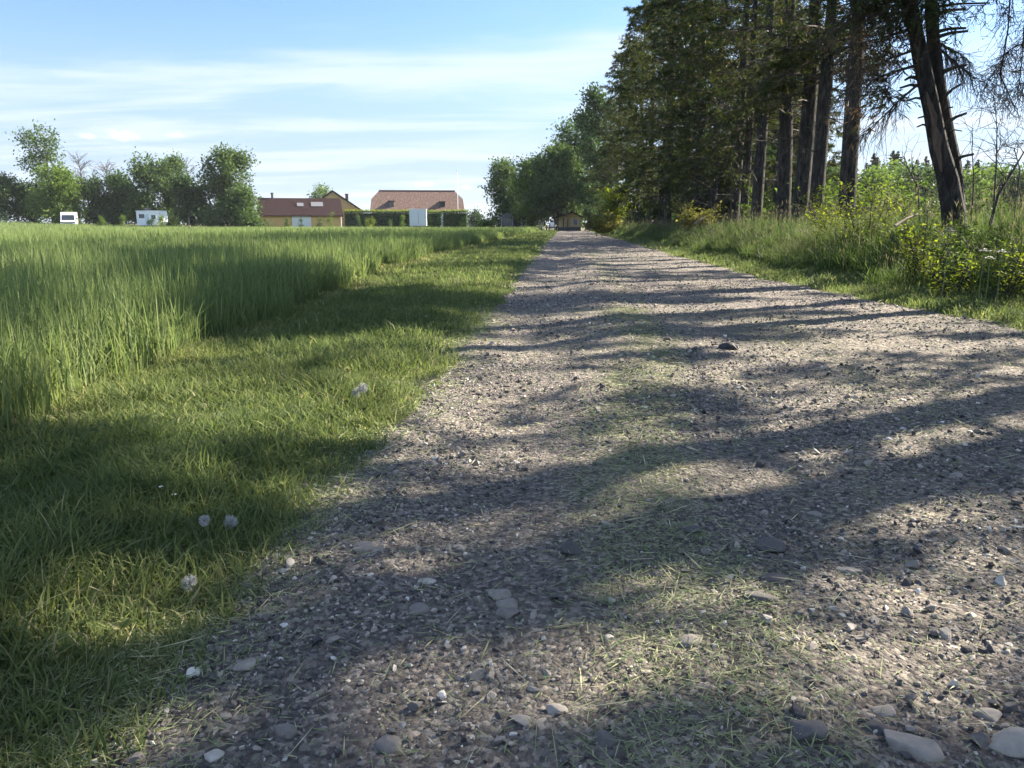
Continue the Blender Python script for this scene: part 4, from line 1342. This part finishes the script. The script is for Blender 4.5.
def lxf(px, Y, cx, ly=0.):         # local x, on a building turned to face the viewer, of a picture column
    th = math.atan2(-cx, Y); k = at(px, 1.0); c, s_ = math.cos(th), math.sin(th)
    return (k * (Y + ly * c) - cx + ly * s_) / (c - k * s_)


def wz(Y, y_px, base):             # local height of a picture row
    return hgt(y_px, Y, 400) - base


def barn():
    Y = 140.; x0, x1 = at(260, Y), at(342.5, Y); g = float(hz((x0 + x1) / 2, Y)); cx = (x0 + x1) / 2; ct = math.cos(math.atan2(-cx, Y)); hw = (x1 - x0) / 2 * ct
    t = thing('barn', 'long ochre barn with a dark tiled roof and a pale double door', 'barn', (cx, Y, g), math.atan2(-cx, Y))
    D = 12.; ze, zr = wz(Y, 215.2, g), wz(Y + D / 2, 198.8, g)
    f = MB(); f.prism_x([(0, -.3), (D, -.3), (D, ze), (D / 2, zr - .15), (0, ze)], -hw, hw); part('wall', f, M['mustard'], t)
    rf = MB(); th = .16
    rf.prism_x([(-.35, ze - .2), (D / 2, zr), (D / 2, zr + th), (-.35, ze + th - .2)], -hw - .3, hw + .3)
    rf.prism_x([(D / 2, zr), (D + .35, ze - .2), (D + .35, ze + th - .2), (D / 2, zr + th)], -hw - .3, hw + .3)
    roof = part('roof', rf, M['roof_dark'], t)
    sl = (zr - ze) / (D / 2)
    def on_roof(px0, px1, py0, py1, name, mat, lift=.12):
        a, b = lxf(px0, Y, cx, 3), lxf(px1, Y, cx, 3)
        z0, z1 = wz(Y + 3, py1, g), wz(Y + 3, py0, g)
        q = lambda z: (z - ze) / sl
        m = MB(); m.prism_x([(q(z0), z0 + .05), (q(z1), z1 + .05), (q(z1) - .05, z1 + th + lift), (q(z0) - .05, z0 + th + lift)], a, b)
        part(name, m, mat, roof)
    on_roof(298, 304.5, 204, 207.5, 'skylight', M['skylight'])
    on_roof(312, 324, 203, 207.5, 'skylight', M['skylight'])
    m = MB(); a = lxf(274, Y, cx, D / 2)
    m.tube([(a, D / 2, zr), (a, D / 2, zr + .9)], [.22, .22], 10); m.lathe([(.34, 0), (.34, .1), (.05, .25)], 10, (a, D / 2, zr + .92))
    part('vent_pipe', m, M['darkmetal'], roof)
    d0, d1 = lxf(293, Y, cx), lxf(310.5, Y, cx); zd = wz(Y, 216, g)
    m = MB(); m.box(d0, (d0 + d1) / 2 - .02, -.09, -.01, 0, zd); m.box((d0 + d1) / 2 + .02, d1, -.09, -.01, 0, zd); dd = part('door', m, M['paledoor'], t)
    m = MB(); m.box(d0 - .12, d0 - .003, -.12, .0, 0, zd + .1); m.box(d1 + .003, d1 + .12, -.12, 0., 0, zd + .1); m.box(d0 - .003, d1 + .003, -.12, 0., zd + .003, zd + .1); part('frame', m, M['white_wall'], dd)
    m = MB(); m.tube([(hw - .1, -.14, 0), (hw - .1, -.14, ze - .2)], [.06, .06], 8); part('downpipe', m, M['white_wall'], t)


barn()


def gable_house():
    Y = 158.; pa = at(334, Y); pe = at(362, Y); hw = pe - pa; g = float(hz(pa, Y))
    t = thing('gabled_house', 'ochre gable end with dark roof edges and a tall chimney behind the barn', 'house', (pa, Y, g), math.atan2(-pa, Y))
    ze, zr = wz(Y, 211.5, g), wz(Y, 191.5, g)
    m = MB(); m.prism([(-hw, -.3), (hw, -.3), (hw, ze), (0, zr), (-hw, ze)], 0, 12); part('wall', m, M['mustard'], t)
    m = MB(); e = .35; k = (zr - ze) / hw
    m.prism([(0, zr + .03), (0, zr + .33), (hw + e, ze - e * k + .33), (hw + e, ze - e * k + .03)][::-1], -.3, 12.3)
    m.prism([(0, zr + .03), (0, zr + .33), (-hw - e, ze - e * k + .33), (-hw - e, ze - e * k + .03)], -.3, 12.3)
    rf = part('roof', m, M['roof_dark'], t)
    m = MB(); cx = at(354.5, Y + 5) - pa; m.box(cx - .32, cx + .32, 5, 5.7, ze, wz(Y, 193.5, g)); m.box(cx - .4, cx + .4, 4.93, 5.77, wz(Y, 193.5, g) + .003, wz(Y, 193.5, g) + .2)
    part('chimney', m, flat('chimney_brick', (.16, .11, .09), .9), rf)


gable_house()


def farmhouse():
    Y = 152.; x0, x1 = at(371, Y), at(465.5, Y); cx = (x0 + x1) / 2; ct = math.cos(math.atan2(-cx, Y)); hw = (x1 - x0) / 2 * ct; g = float(hz(cx, Y))
    t = thing('farmhouse', 'white farmhouse with a big half-hipped red tile roof behind the hedge', 'house', (cx, Y, g), math.atan2(-cx, Y))
    D = 14.; ze, zm, zr = wz(Y, 211.5, g), wz(Y + 4, 199, g), wz(Y + D / 2, 191.2, g)
    hr = lxf(455.3, Y, cx, D / 2); hl = lxf(380, Y, cx, D / 2)
    m = MB(); m.box(-hw + .5, hw - .9, .4, D - .4, -.3, ze + .15); part('wall', m, M['white_wall'], t)
    ym = (zm - ze) / (zr - ze) * D / 2
    m = MB()
    v = [(-hw, 0, ze), (hw, 0, ze), (hw - .1, ym, zm), (hr, D / 2, zr), (hl, D / 2, zr), (-hw + .1, ym, zm),
         (-hw, D, ze), (hw, D, ze), (hw - .1, D - ym, zm), (-hw + .1, D - ym, zm)]
    m.add(v, [0, 1, 2, 3, 4, 5, 7, 6, 9, 4, 3, 8, 2, 8, 3, 9, 5, 4, 1, 7, 8, 2, 6, 0, 5, 9, 0, 6, 7, 1], [6, 6, 3, 3, 4, 4, 4])
    rf = part('roof', m, M['roof_red'], t)
    m = MB(); m.tube([(hl, D / 2, zr + .04), (hr, D / 2, zr + .04)], [.16, .16], 8); part('ridge', m, M['roof_red'], rf)
    for (a, b, c, d) in ((389, 394.5, 201.5, 208), (440, 445.5, 202, 208.3)):
        X0, X1 = lxf(a, Y, cx, 1), lxf(b, Y, cx, 1); z0, z1 = wz(Y + 1, d, g), wz(Y + 1, c, g)
        m = MB(); m.box(X0, X1, 1.5, 6., z0, z1); w = part('dormer', m, M['roof_red'], rf)
        m = MB(); m.box(X0 - .1, X1 + .1, 1.35, 6.2, z1 + .003, z1 + .16); part('dormer_roof', m, M['roof_dark'], rf)
        m = MB(); m.box(X0 + .12, X1 - .12, 1.45, 1.497, z0 + .12, z1 - .1); part('window', m, M['glass'], rf)
    m = MB()
    for px in (376, 384, 398, 430, 452):
        X = lxf(px, Y, cx); m.box(X - .5, X + .5, .36, .398, ze - 1.5, ze - .4)
        part('window', m, M['glass'], t); m = MB()


farmhouse()


def hedge(label, px0, px1, Y, top, seed, dep=1.4):
    x0, x1 = at(px0, Y), at(px1, Y); g = float(hz((x0 + x1) / 2, Y)); h = hgt(top, Y, 400) - g
    t = thing('hedge', label, 'hedge', ((x0 + x1) / 2, Y, g), 0, 'clipped hedges before the farmhouse')
    r = np.random.default_rng(seed); hw = (x1 - x0) / 2
    m = MB(); m.box(-hw + .3, hw - .3, .3, dep - .3, 0, h - .3); part('core', m, M['leaf_dark'], t)
    n = int(hw * 2 * 520); p = np.stack([r.uniform(-hw, hw, n), r.uniform(0, dep, n), r.uniform(0, h, n)], 1)
    f = r.random(n)
    p[:, 1] = np.where(f < .5, r.normal(.12, .12, n), p[:, 1]); p[:, 2] = np.where(f > .68, h - abs(r.normal(0, .12, n)) + .2 * (fbm(p[:, 0] * .8, p[:, 0] * 0 + seed) - .3), p[:, 2])
    m = MB(); nn = r.normal(0, .6, (n, 3)); nn[:, 2] += .5
    m.leaves(p, r.normal(size=(n, 3)), nn, r.uniform(.12, .26, n), r.uniform(.08, .16, n), np.clip(r.normal(.4, .2, n) + .25 * (p[:, 2] > h - .25), 0, 1))
    part('foliage', m, M['leaf_dark'], t)
    m = MB(); n = int(hw * 110); p = np.stack([r.uniform(-hw, hw, n), r.uniform(0, dep, n), h + r.uniform(-.05, .3, n)], 1)
    m.leaves(p, r.normal(size=(n, 3)) + np.array([0, 0, 1.]), r.normal(size=(n, 3)), r.uniform(.15, .3, n), .12, r.random(n)); part('new_growth', m, M['leaf_yellow'], t)


hedge('long clipped dark hedge left of the white trailer', 343, 410.6, 137, 211.5, 1)
hedge('clipped dark hedge directly right of the white trailer', 411, 441.2, 137, 212, 2)
hedge('clipped dark hedge in front of the flagpole', 441.4, 468, 137.5, 211.5, 3)

Yp = 145; m = MB(); px_ = at(458, Yp); zt = hgt(172, Yp, 458)
t = thing('flagpole', 'thin white flagpole in front of the red roofed farmhouse', 'flagpole', (px_, Yp, 0))
m.tube([(0, 0, -.2), (0, 0, zt * .5), (0, 0, zt)], [.09, .07, .045], 10); part('pole', m, M['paint_white'], t, True)
m = MB(); V_, F_ = ico(2); m.add(V_ * .11 + np.array([0, 0, zt + .09]), F_.ravel(), np.full(len(F_), 3)); part('finial', m, M['greymetal'], t)


def wheel(parent, x, y, r_, w=.2, axis='x'):
    m = MB()
    a = [(x - w / 2, y, r_), (x + w / 2, y, r_)] if axis == 'x' else [(x, y - w / 2, r_), (x, y + w / 2, r_)]
    m.tube(a, [r_, r_], 18); o = part('wheel', m, M['rubber'], parent)
    m = MB()
    b = [(x - w / 2 - .01, y, r_), (x + w / 2 + .01, y, r_)] if axis == 'x' else [(x, y - w / 2 - .01, r_), (x, y + w / 2 + .01, r_)]
    m.tube(b, [r_ * .6, r_ * .6], 14); part('rim', m, M['greymetal'], o)


# white trailer before the hedge, seen from behind
Y = 130.; x0, x1 = at(409.6, Y), at(426.6, Y); cx = (x0 + x1) / 2; hw = (x1 - x0) / 2 * .97; g = float(hz(cx, Y)); zt = hgt(209.5, Y, 418) - g
t = thing('box_trailer', 'white box trailer parked in front of the clipped hedge', 'trailer', (cx, Y, g), math.atan2(-cx, Y) - .03)
m = MB(); m.box(-hw, hw, 0, 4.6, .62, zt); part('body', m, flat('trailer_panel', (.6, .64, .68), .4, .4, var=.05), t)
m = MB(); m.box(-hw - .05, hw + .05, -.05, 4.65, zt + .003, zt + .12); part('roof', m, M['paint_white'], t)
m = MB(); m.box(-hw + .08, -.012, -.04, -.003, .75, zt - .15); m.box(.012, hw - .08, -.04, -.003, .75, zt - .15); d = part('door', m, M['paledoor'], t)
m = MB(); m.tube([(.08, -.06, 1.), (.08, -.06, zt - .35)], [.025, .025], 6); part('handle', m, M['greymetal'], d)
m = MB(); m.box(-hw, hw, -.08, .1, .45, .6); part('bumper', m, M['darkmetal'], t)
for sx in (-1, 1):
    wheel(t, sx * (hw - .25), 1.9, .34); wheel(t, sx * (hw - .25), 2.7, .34)
    m = MB(); m.box(sx * (hw - .3) - .12, sx * (hw - .3) + .12, -.1, -.083, .48, .57); part('tail_light', m, flat('red_lens', (.35, .03, .02), .3), t)

# motorhome on the left
Y = 112.; x0, x1 = at(133.5, Y), at(161, Y); cx = (x0 + x1) / 2; g = float(hz(cx, Y)); zt = hgt(210.5, Y, 147) - g
t = thing('motorhome', 'white box motorhome with a roof vent parked before the far left trees', 'motorhome', (cx, Y, g), R(-14))
Lh = (x1 - x0) / 2 - .25
m = MB(); m.prism([(-Lh, .55), (Lh - .55, .55), (Lh, 1.1), (Lh, zt - .35), (Lh - .15, zt - .12), (-Lh, zt - .12)], 0, 2.2); part('body', m, M['paint_white'], t)
m = MB(); m.box(-Lh - .04, Lh - .1, -.04, 2.24, zt - .117, zt); part('roof', m, M['white_wall'], t)
m = MB(); m.box(-.9, -.35, .8, 1.4, zt + .003, zt + .42); part('roof_vent', m, M['skylight'], t)
m = MB(); m.box(-Lh + .5, -Lh + 1.5, -.03, -.003, 1.6, 2.2); part('window', m, M['glass'], t)
m = MB(); m.box(-.25, .4, -.03, -.003, .65, zt - .5); d = part('door', m, M['paledoor'], t)
m = MB(); m.box(.28, .34, -.06, -.033, 1.5, 1.62); part('handle', m, M['darkmetal'], d)
m = MB(); m.box(Lh - 1., Lh - .25, -.03, -.003, 1.45, 2.05); part('cab_window', m, M['glass'], t)
for X in (-Lh + .9, Lh - .9):
    wheel(t, X, .14, .34, .22, 'y'); wheel(t, X, 2.06, .34, .22, 'y')

# camper van seen from the front corner
Y = 111.; cx = at(68, Y); g = float(hz(cx, Y)); zt = hgt(212, Y, 68) - g
t = thing('camper_van', 'white high-roofed camper van half sunk behind the crop at the far left', 'van', (cx, Y, g), R(28))
m = MB(); m.prism_x([(0, .4), (.05, .82), (.7, .95), (1.3, zt - .25), (1.5, zt - .08), (2.0, zt), (4.9, zt), (5.1, zt - .3), (5.1, .45)], -.98, .98); part('body', m, M['paint_white'], t)
m = MB(); m.add([(-.86, .74, 1.0), (.86, .74, 1.0), (.8, 1.2, zt - .42), (-.8, 1.2, zt - .42)], [0, 1, 2, 3], [4]); m.V[-1][:, 1] -= .03; part('windscreen', m, M['glass'], t)
m = MB(); m.box(.984, 1.0, 1.45, 2.3, 1.05, 1.6); part('side_window', m, M['glass'], t)
m = MB(); m.box(-.6, .6, -.04, -.003, .5, .66); part('grille', m, M['darkmetal'], t)
for sx in (-1, 1):
    m = MB(); m.box(sx * .78 - .15, sx * .78 + .15, -.03, .02, .62, .78); part('headlight', m, M['skylight'], t)
    wheel(t, sx * .88, .95, .34); wheel(t, sx * .88, 4.1, .34)
    m = MB(); m.box(sx * 1.13 - .08, sx * 1.13 + .08, 1.1, 1.2, 1.05, 1.35); part('mirror', m, M['darkmetal'], t)

# hooked pole in the field
Y = 60.; p = at3(189, 226, Y); g = float(hz(p.x, Y))
t = thing('hooked_pole', 'thin dark pole with a curved hook standing in the crop before the trees', 'pole', (p.x, Y, g))
zt = hgt(216, Y, 190) - g
m = MB(); m.tube([(0, 0, -.1), (0, 0, zt * .6), (.03, 0, zt - .1), (.2, 0, zt + .06), (.42, 0, zt + .08), (.6, 0, zt - .05), (.66, 0, zt - .15)], [.035, .032, .03, .03, .028, .026, .024], 8)
part('rod', m, M['darkmetal'], t)
m = MB(); m.lathe([(.045, 0), (.05, .05), (.02, .1)], 10, (.66, 0, zt - .27)); part('end_cap', m, M['darkmetal'], t)

# yard plants before the buildings
YP = 'young plants before the farm buildings'
for k, (px, top, w, Y, lab, mm) in enumerate((
        (101, 217, 9, 105, 'small bushy plant between the van and the motorhome, slanting one', 'leaf_bright'), (122, 217, 6, 105, 'narrow small plant just left of the motorhome', 'leaf_bright'),
        (152, 219, 7, 106, 'dark small plant in front of the motorhome', 'leaf_dark'), (162, 216, 6, 106, 'pale small plant at the right end of the motorhome', 'leaf_bright'),
        (253, 214, 10, 118, 'pale shrub at the left end of the barn', 'leaf_bright'), (268, 220, 14, 118, 'low spreading shrub before the left barn wall', 'leaf_mid'),
        (287, 219, 4, 118, 'tiny plant left of the pale barn door', 'leaf_mid'), (302, 220, 6, 118, 'dark plant in front of the pale barn door', 'leaf_dark'),
        (320, 219, 7, 118, 'dark round plant right of the pale barn door', 'leaf_mid'), (331, 213, 10, 118, 'tallest pale shrub before the right barn wall', 'leaf_bright'),
        (358, 216, 5, 120, 'thin plant before the left end of the hedge', 'leaf_mid'), (370, 218, 13, 120, 'round yellow-green bush before the long hedge', 'leaf_yellow'),
        (403, 216, 9, 122, 'pale shrub at the left side of the white trailer', 'leaf_bright'), (429, 217, 6, 122, 'pale shrub at the right side of the white trailer', 'leaf_bright'),
        (440, 214, 5, 122, 'narrow pale shrub in the gap between the right hedges', 'leaf_bright'), (463, 218, 7, 122, 'pale shrub at the right end of the hedge', 'leaf_bright'),
        (391, 221, 5, 122, 'tiny plant before the long hedge, between bush and trailer', 'leaf_mid'), (476, 222, 14, 122, 'low shrub right of the hedge end', 'leaf_mid'))):
    loc = gl(px, Y); h = hgt(top, Y, px) - loc[2]; wid = w / F * Y * .5
    make_broad('garden_shrub', lab, loc, 400 + k, mm, YP, 'shrub', Ht=h, wid=wid, base=.15, r0=.03, nl=700, leaf=.14, lobes=6)

# ------------------------------------------------------------------ things at the road end
Y = 113.; x0, x1 = at(557.5, Y), at(581, Y); cx = (x0 + x1) / 2; hw = (x1 - x0) / 2; g = float(hz(cx, Y)); ze = hgt(218, Y, 570) - g
t = thing('yellow_cabin', 'ochre timber cabin with dark posts under the trees at the road end', 'cabin', (cx, Y, g))
m = MB(); m.prism([(-hw, 0), (hw, 0), (hw, ze), (.5, ze + .75), (-hw, ze)], .7, 6); part('wall', m, M['mustard'], t)
m = MB(); m.prism([(-hw - .3, ze + .02), (.5, ze + .8), (.5, ze + .95), (-hw - .3, ze + .17)][::-1], -.2, 6.3); m.prism([(.503, ze + .8), (hw + .3, ze + .02), (hw + .3, ze + .17), (.503, ze + .95)][::-1], -.2, 6.3)
part('roof', m, M['roof_dark'], t)
for X in (-hw + .08, -hw + .85, -hw + 1.5):
    m = MB(); m.box(X - .09, X + .09, -.1, .08, 0, ze - .02); part('post', m, M['darkframe'], t)
a, b = at(573, Y) - cx, at(577.5, Y) - cx
m = MB(); m.box(a, b, .66, .697, .9, hgt(219, Y, 570) - g); w = part('window', m, M['glass'], t)
m = MB(); m.box(a - .08, a - .003, .64, .697, .82, ze - .1); m.box(b + .003, b + .08, .64, .697, .82, ze - .1); m.box(a - .08, b + .08, .62, .697, .78, .817); part('frame', m, M['white_wall'], w)
m = MB(); m.box(-hw, hw, -.14, -.103, .05, .55); part('railing', m, M['darkframe'], t)

Y = 108.; cx = at(551.5, Y); g = float(hz(cx, Y))
t = thing('handcart', 'small dark cart carrying a white drum left of the ochre cabin', 'cart', (cx, Y, g))
m = MB(); m.box(-.62, .62, 0, 1., .35, .5); m.box(-.62, -.57, 0, 1, .503, .75); m.box(.57, .62, 0, 1, .503, .75); part('bed', m, M['darkmetal'], t)
wheel(t, -.7, .5, .34, .14); wheel(t, .7, .5, .34, .14)
m = MB(); m.tube([(-.4, 1., .45), (-.4, 1.7, .8), (.4, 1.7, .8), (.4, 1., .45)], [.025] * 4, 6); part('handle', m, M['darkmetal'], t)
m = MB(); m.lathe([(.25, 0), (.29, .1), (.29, .5), (.22, .62), (.08, .66)], 18, (cx + .1, Y + .5, g + .51))
d = tag(link('drum', m.mesh('drum', M['paint_white'], True)), 'white drum standing on the small dark cart', 'drum')

Y = 124.; cx = at(507, Y); hw = (at(513, Y) - at(501, Y)) / 2; g = float(hz(cx, Y)); ze = hgt(217.5, Y, 507) - g
t = thing('garden_pavilion', 'small grey pavilion with a pale pointed roof under the light green tree', 'pavilion', (cx, Y, g))
m = MB(); m.box(-hw, hw, 0, 2 * hw, 0, .55); part('wall', m, M['greymetal'], t)
for sx in (-hw + .06, hw - .06):
    for sy in (.06, 2 * hw - .06):
        m = MB(); m.box(sx - .06, sx + .06, sy - .06, sy + .06, .553, ze); part('post', m, M['greymetal'], t)
m = MB(); m.box(-hw + .13, hw - .13, .03, .06, .56, ze - .05); part('window', m, M['glass'], t)
m = MB(); e = hw + .2; m.add([(-e, -.2, ze + .01), (e, -.2, ze + .01), (e, 2 * hw + .2, ze + .01), (-e, 2 * hw + .2, ze + .01), (0, hw, ze + .85)], [0, 1, 4, 1, 2, 4, 2, 3, 4, 3, 0, 4, 3, 2, 1, 0], [3, 3, 3, 3, 4]); part('roof', m, M['skylight'], t)

Y = 125.; cx = at(519.5, Y); hw = .8; g = float(hz(cx, Y)); ze = hgt(216, Y, 519) - g
t = thing('garden_shed', 'small dark shed with a narrow white door beside the grey pavilion', 'shed', (cx, Y, g))
m = MB(); m.prism([(-hw, 0), (hw, 0), (hw, ze), (0, ze + .5), (-hw, ze)], 0, 2); part('wall', m, flat('blue_black_boards', (.03, .035, .05), .8), t)
m = MB(); m.prism([(0, ze + .52), (hw + .15, ze - .05), (hw + .15, ze + .05), (0, ze + .62)], -.12, 2.1); m.prism([(-.003, ze + .52), (-.003, ze + .62), (-hw - .15, ze + .05), (-hw - .15, ze - .05)], -.12, 2.1); part('roof', m, M['darkmetal'], t)
m = MB(); m.box(.2, .48, -.04, -.003, .6, ze - .3); part('door', m, M['white_wall'], t)

Y = 116.; cx = at(545.5, Y); g = float(hz(cx, Y))
t = thing('picnic_table', 'weathered picnic table in the shade left of the white drum', 'table', (cx, Y, g))
m = MB(); m.box(-.8, .8, .3, 1., 1.02, 1.1); part('tabletop', m, M['palewood'], t)
for sy in (-.1, 1.1):
    m = MB(); m.box(-.8, .8, sy, sy + .25, .6, .66); part('bench', m, M['palewood'], t)
for sx in (-.6, .6):
    m = MB(); m.tube([(sx, 0, 0), (sx, .45, 1.0)], [.05, .05], 6); m.tube([(sx, 1.3, 0), (sx, .85, 1.0)], [.05, .05], 6); part('leg', m, M['palewood'], t)

# ------------------------------------------------------------------ world, sun
hm, hnt, hout = new_mat('haze_air')
pv = hnt.nodes.new('ShaderNodeVolumePrincipled')
pv.inputs['Color'].default_value = (.86, .92, 1, 1); pv.inputs['Density'].default_value = .00015; pv.inputs['Anisotropy'].default_value = .2
hnt.links.new(pv.outputs[0], hout.inputs['Volume'])
hb_ = MB(); e_ = max(abs(xs).max(), 1600) + 60
hb_.box(-e_, e_, -200, 1700, -2.5, 27.)
kind(link('haze', hb_.mesh('haze', hm)), 'stuff')

w = bpy.data.worlds.new('World'); S.world = w; w.use_nodes = True
nt = w.node_tree; nt.nodes.clear()
out = nt.nodes.new('ShaderNodeOutputWorld')
bg = N(nt, 'ShaderNodeBackground', Strength=.05)
sky = nt.nodes.new('ShaderNodeTexSky'); sky.sky_type = 'NISHITA'; sky.sun_disc = False
sky.sun_elevation = SUN_EL; sky.sun_rotation = SUN_AZ
sky.air_density = .85; sky.dust_density = .25; sky.ozone_density = 4.4; sky.altitude = 20
tc = nt.nodes.new('ShaderNodeTexCoord')
sx = nt.nodes.new('ShaderNodeSeparateXYZ'); nt.links.new(tc.outputs['Generated'], sx.inputs[0])


def mth(op, a, b=None, c=None, clamp=False):
    n = nt.nodes.new('ShaderNodeMath'); n.operation = op; n.use_clamp = clamp
    for i, v in enumerate((a, b, c)):
        if v is None: continue
        if isinstance(v, (int, float)): n.inputs[i].default_value = v
        else: nt.links.new(v, n.inputs[i])
    return n.outputs[0]


def smooth(v, a, b):
    n = nt.nodes.new('ShaderNodeMapRange'); n.interpolation_type = 'SMOOTHSTEP'
    n.inputs[1].default_value = a; n.inputs[2].default_value = b
    nt.links.new(v, n.inputs[0])
    return n.outputs[0]


zc = mth('MAXIMUM', sx.outputs[2], .0)
inv = mth('DIVIDE', 1., mth('ADD', zc, .06))
cb_ = nt.nodes.new('ShaderNodeCombineXYZ')
nt.links.new(mth('MULTIPLY', sx.outputs[0], inv), cb_.inputs[0]); nt.links.new(mth('MULTIPLY', sx.outputs[1], inv), cb_.inputs[1])
mp = N(nt, 'ShaderNodeMapping'); mp.inputs['Scale'].default_value = (.38, .9, 1); mp.inputs['Location'].default_value = (2.2, .4, 0); mp.inputs['Rotation'].default_value = (0, 0, R(-14))
nt.links.new(cb_.outputs[0], mp.inputs[0])
n1 = N(nt, 'ShaderNodeTexNoise', Scale=1.15, Detail=8., Roughness=.56, Distortion=.5); nt.links.new(mp.outputs[0], n1.inputs['Vector'])
cl = smooth(n1.outputs['Fac'], .42, .66)
low = mth('SUBTRACT', 1., smooth(zc, .05, .27))
streak = mth('MULTIPLY', mth('MULTIPLY', cl, .8), mth('SUBTRACT', 1., smooth(zc, .21, .27)))
high = mth('MULTIPLY', mth('MULTIPLY', smooth(n1.outputs['Fac'], .4, .62), .75), smooth(zc, .34, .5))  # bright clouds overhead, out of view, added to lighten the shade


def over(mask, colour, under):
    m = nt.nodes.new('ShaderNodeMix'); m.data_type = 'RGBA'
    nt.links.new(mask, m.inputs[0]); nt.links.new(under, m.inputs[6]); m.inputs[7].default_value = (*colour, 1)
    return m.outputs[2]


c = over(mth('MULTIPLY', low, .8), (2.35, 2.85, 3.6), sky.outputs[0])
c = over(streak, (3.7, 4.2, 4.85), c)
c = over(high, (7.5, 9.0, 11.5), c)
# a few small fair-weather clouds low over the trees
geo = tc.outputs['Generated']
n2 = N(nt, 'ShaderNodeTexNoise', Scale=110., Detail=6., Roughness=.65); nt.links.new(geo, n2.inputs['Vector'])
puffs = None
for px, py, rx, ry in ((123, 135, 13, 5), (175, 135, 7, 3), (87, 136, 7, 2.6), (424, 184, 11, 3), (466, 187, 9, 2.6)):
    d = ray(px, py).normalized()
    right = Vector((math.cos(YAW), math.sin(YAW), 0))
    dot = nt.nodes.new('ShaderNodeVectorMath'); dot.operation = 'DOT_PRODUCT'; nt.links.new(geo, dot.inputs[0]); dot.inputs[1].default_value = right
    u = mth('MULTIPLY', mth('SUBTRACT', dot.outputs['Value'], d.dot(right)), F / rx)
    v = mth('MULTIPLY', mth('SUBTRACT', sx.outputs[2], d.z), F / ry)
    q = mth('SQRT', mth('ADD', mth('MULTIPLY', u, u), mth('MULTIPLY', v, v)))
    q = mth('ADD', q, mth('MULTIPLY', mth('SUBTRACT', n2.outputs['Fac'], .5), 2.6))
    p_ = mth('SUBTRACT', 1., smooth(q, .35, 1.1))
    p_ = mth('MULTIPLY', p_, mth('GREATER_THAN', sx.outputs[1], 0))
    puffs = p_ if puffs is None else mth('MAXIMUM', puffs, p_)
c = over(mth('MULTIPLY', puffs, .6), (4.6, 4.9, 5.3), c)
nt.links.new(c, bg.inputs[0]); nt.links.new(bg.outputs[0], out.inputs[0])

sl = bpy.data.lights.new('sun', 'SUN'); sl.energy = 5.0; sl.angle = R(.53); sl.color = (1., .9, .74)
so = bpy.data.objects.new('sun', sl); COL.objects.link(so)
so.rotation_euler = SUN.to_track_quat('Z', 'Y').to_euler()
so.location = (20, 12, 30)

S.view_settings.view_transform = 'Standard'; S.view_settings.look = 'None'
S.view_settings.exposure = 2.34; S.view_settings.gamma = 1
S.cycles.max_bounces = 6; S.cycles.diffuse_bounces = 3; S.cycles.transmission_bounces = 4; S.cycles.glossy_bounces = 2
S.cycles.use_denoising = True
S.cycles.caustics_reflective = False; S.cycles.caustics_refractive = False
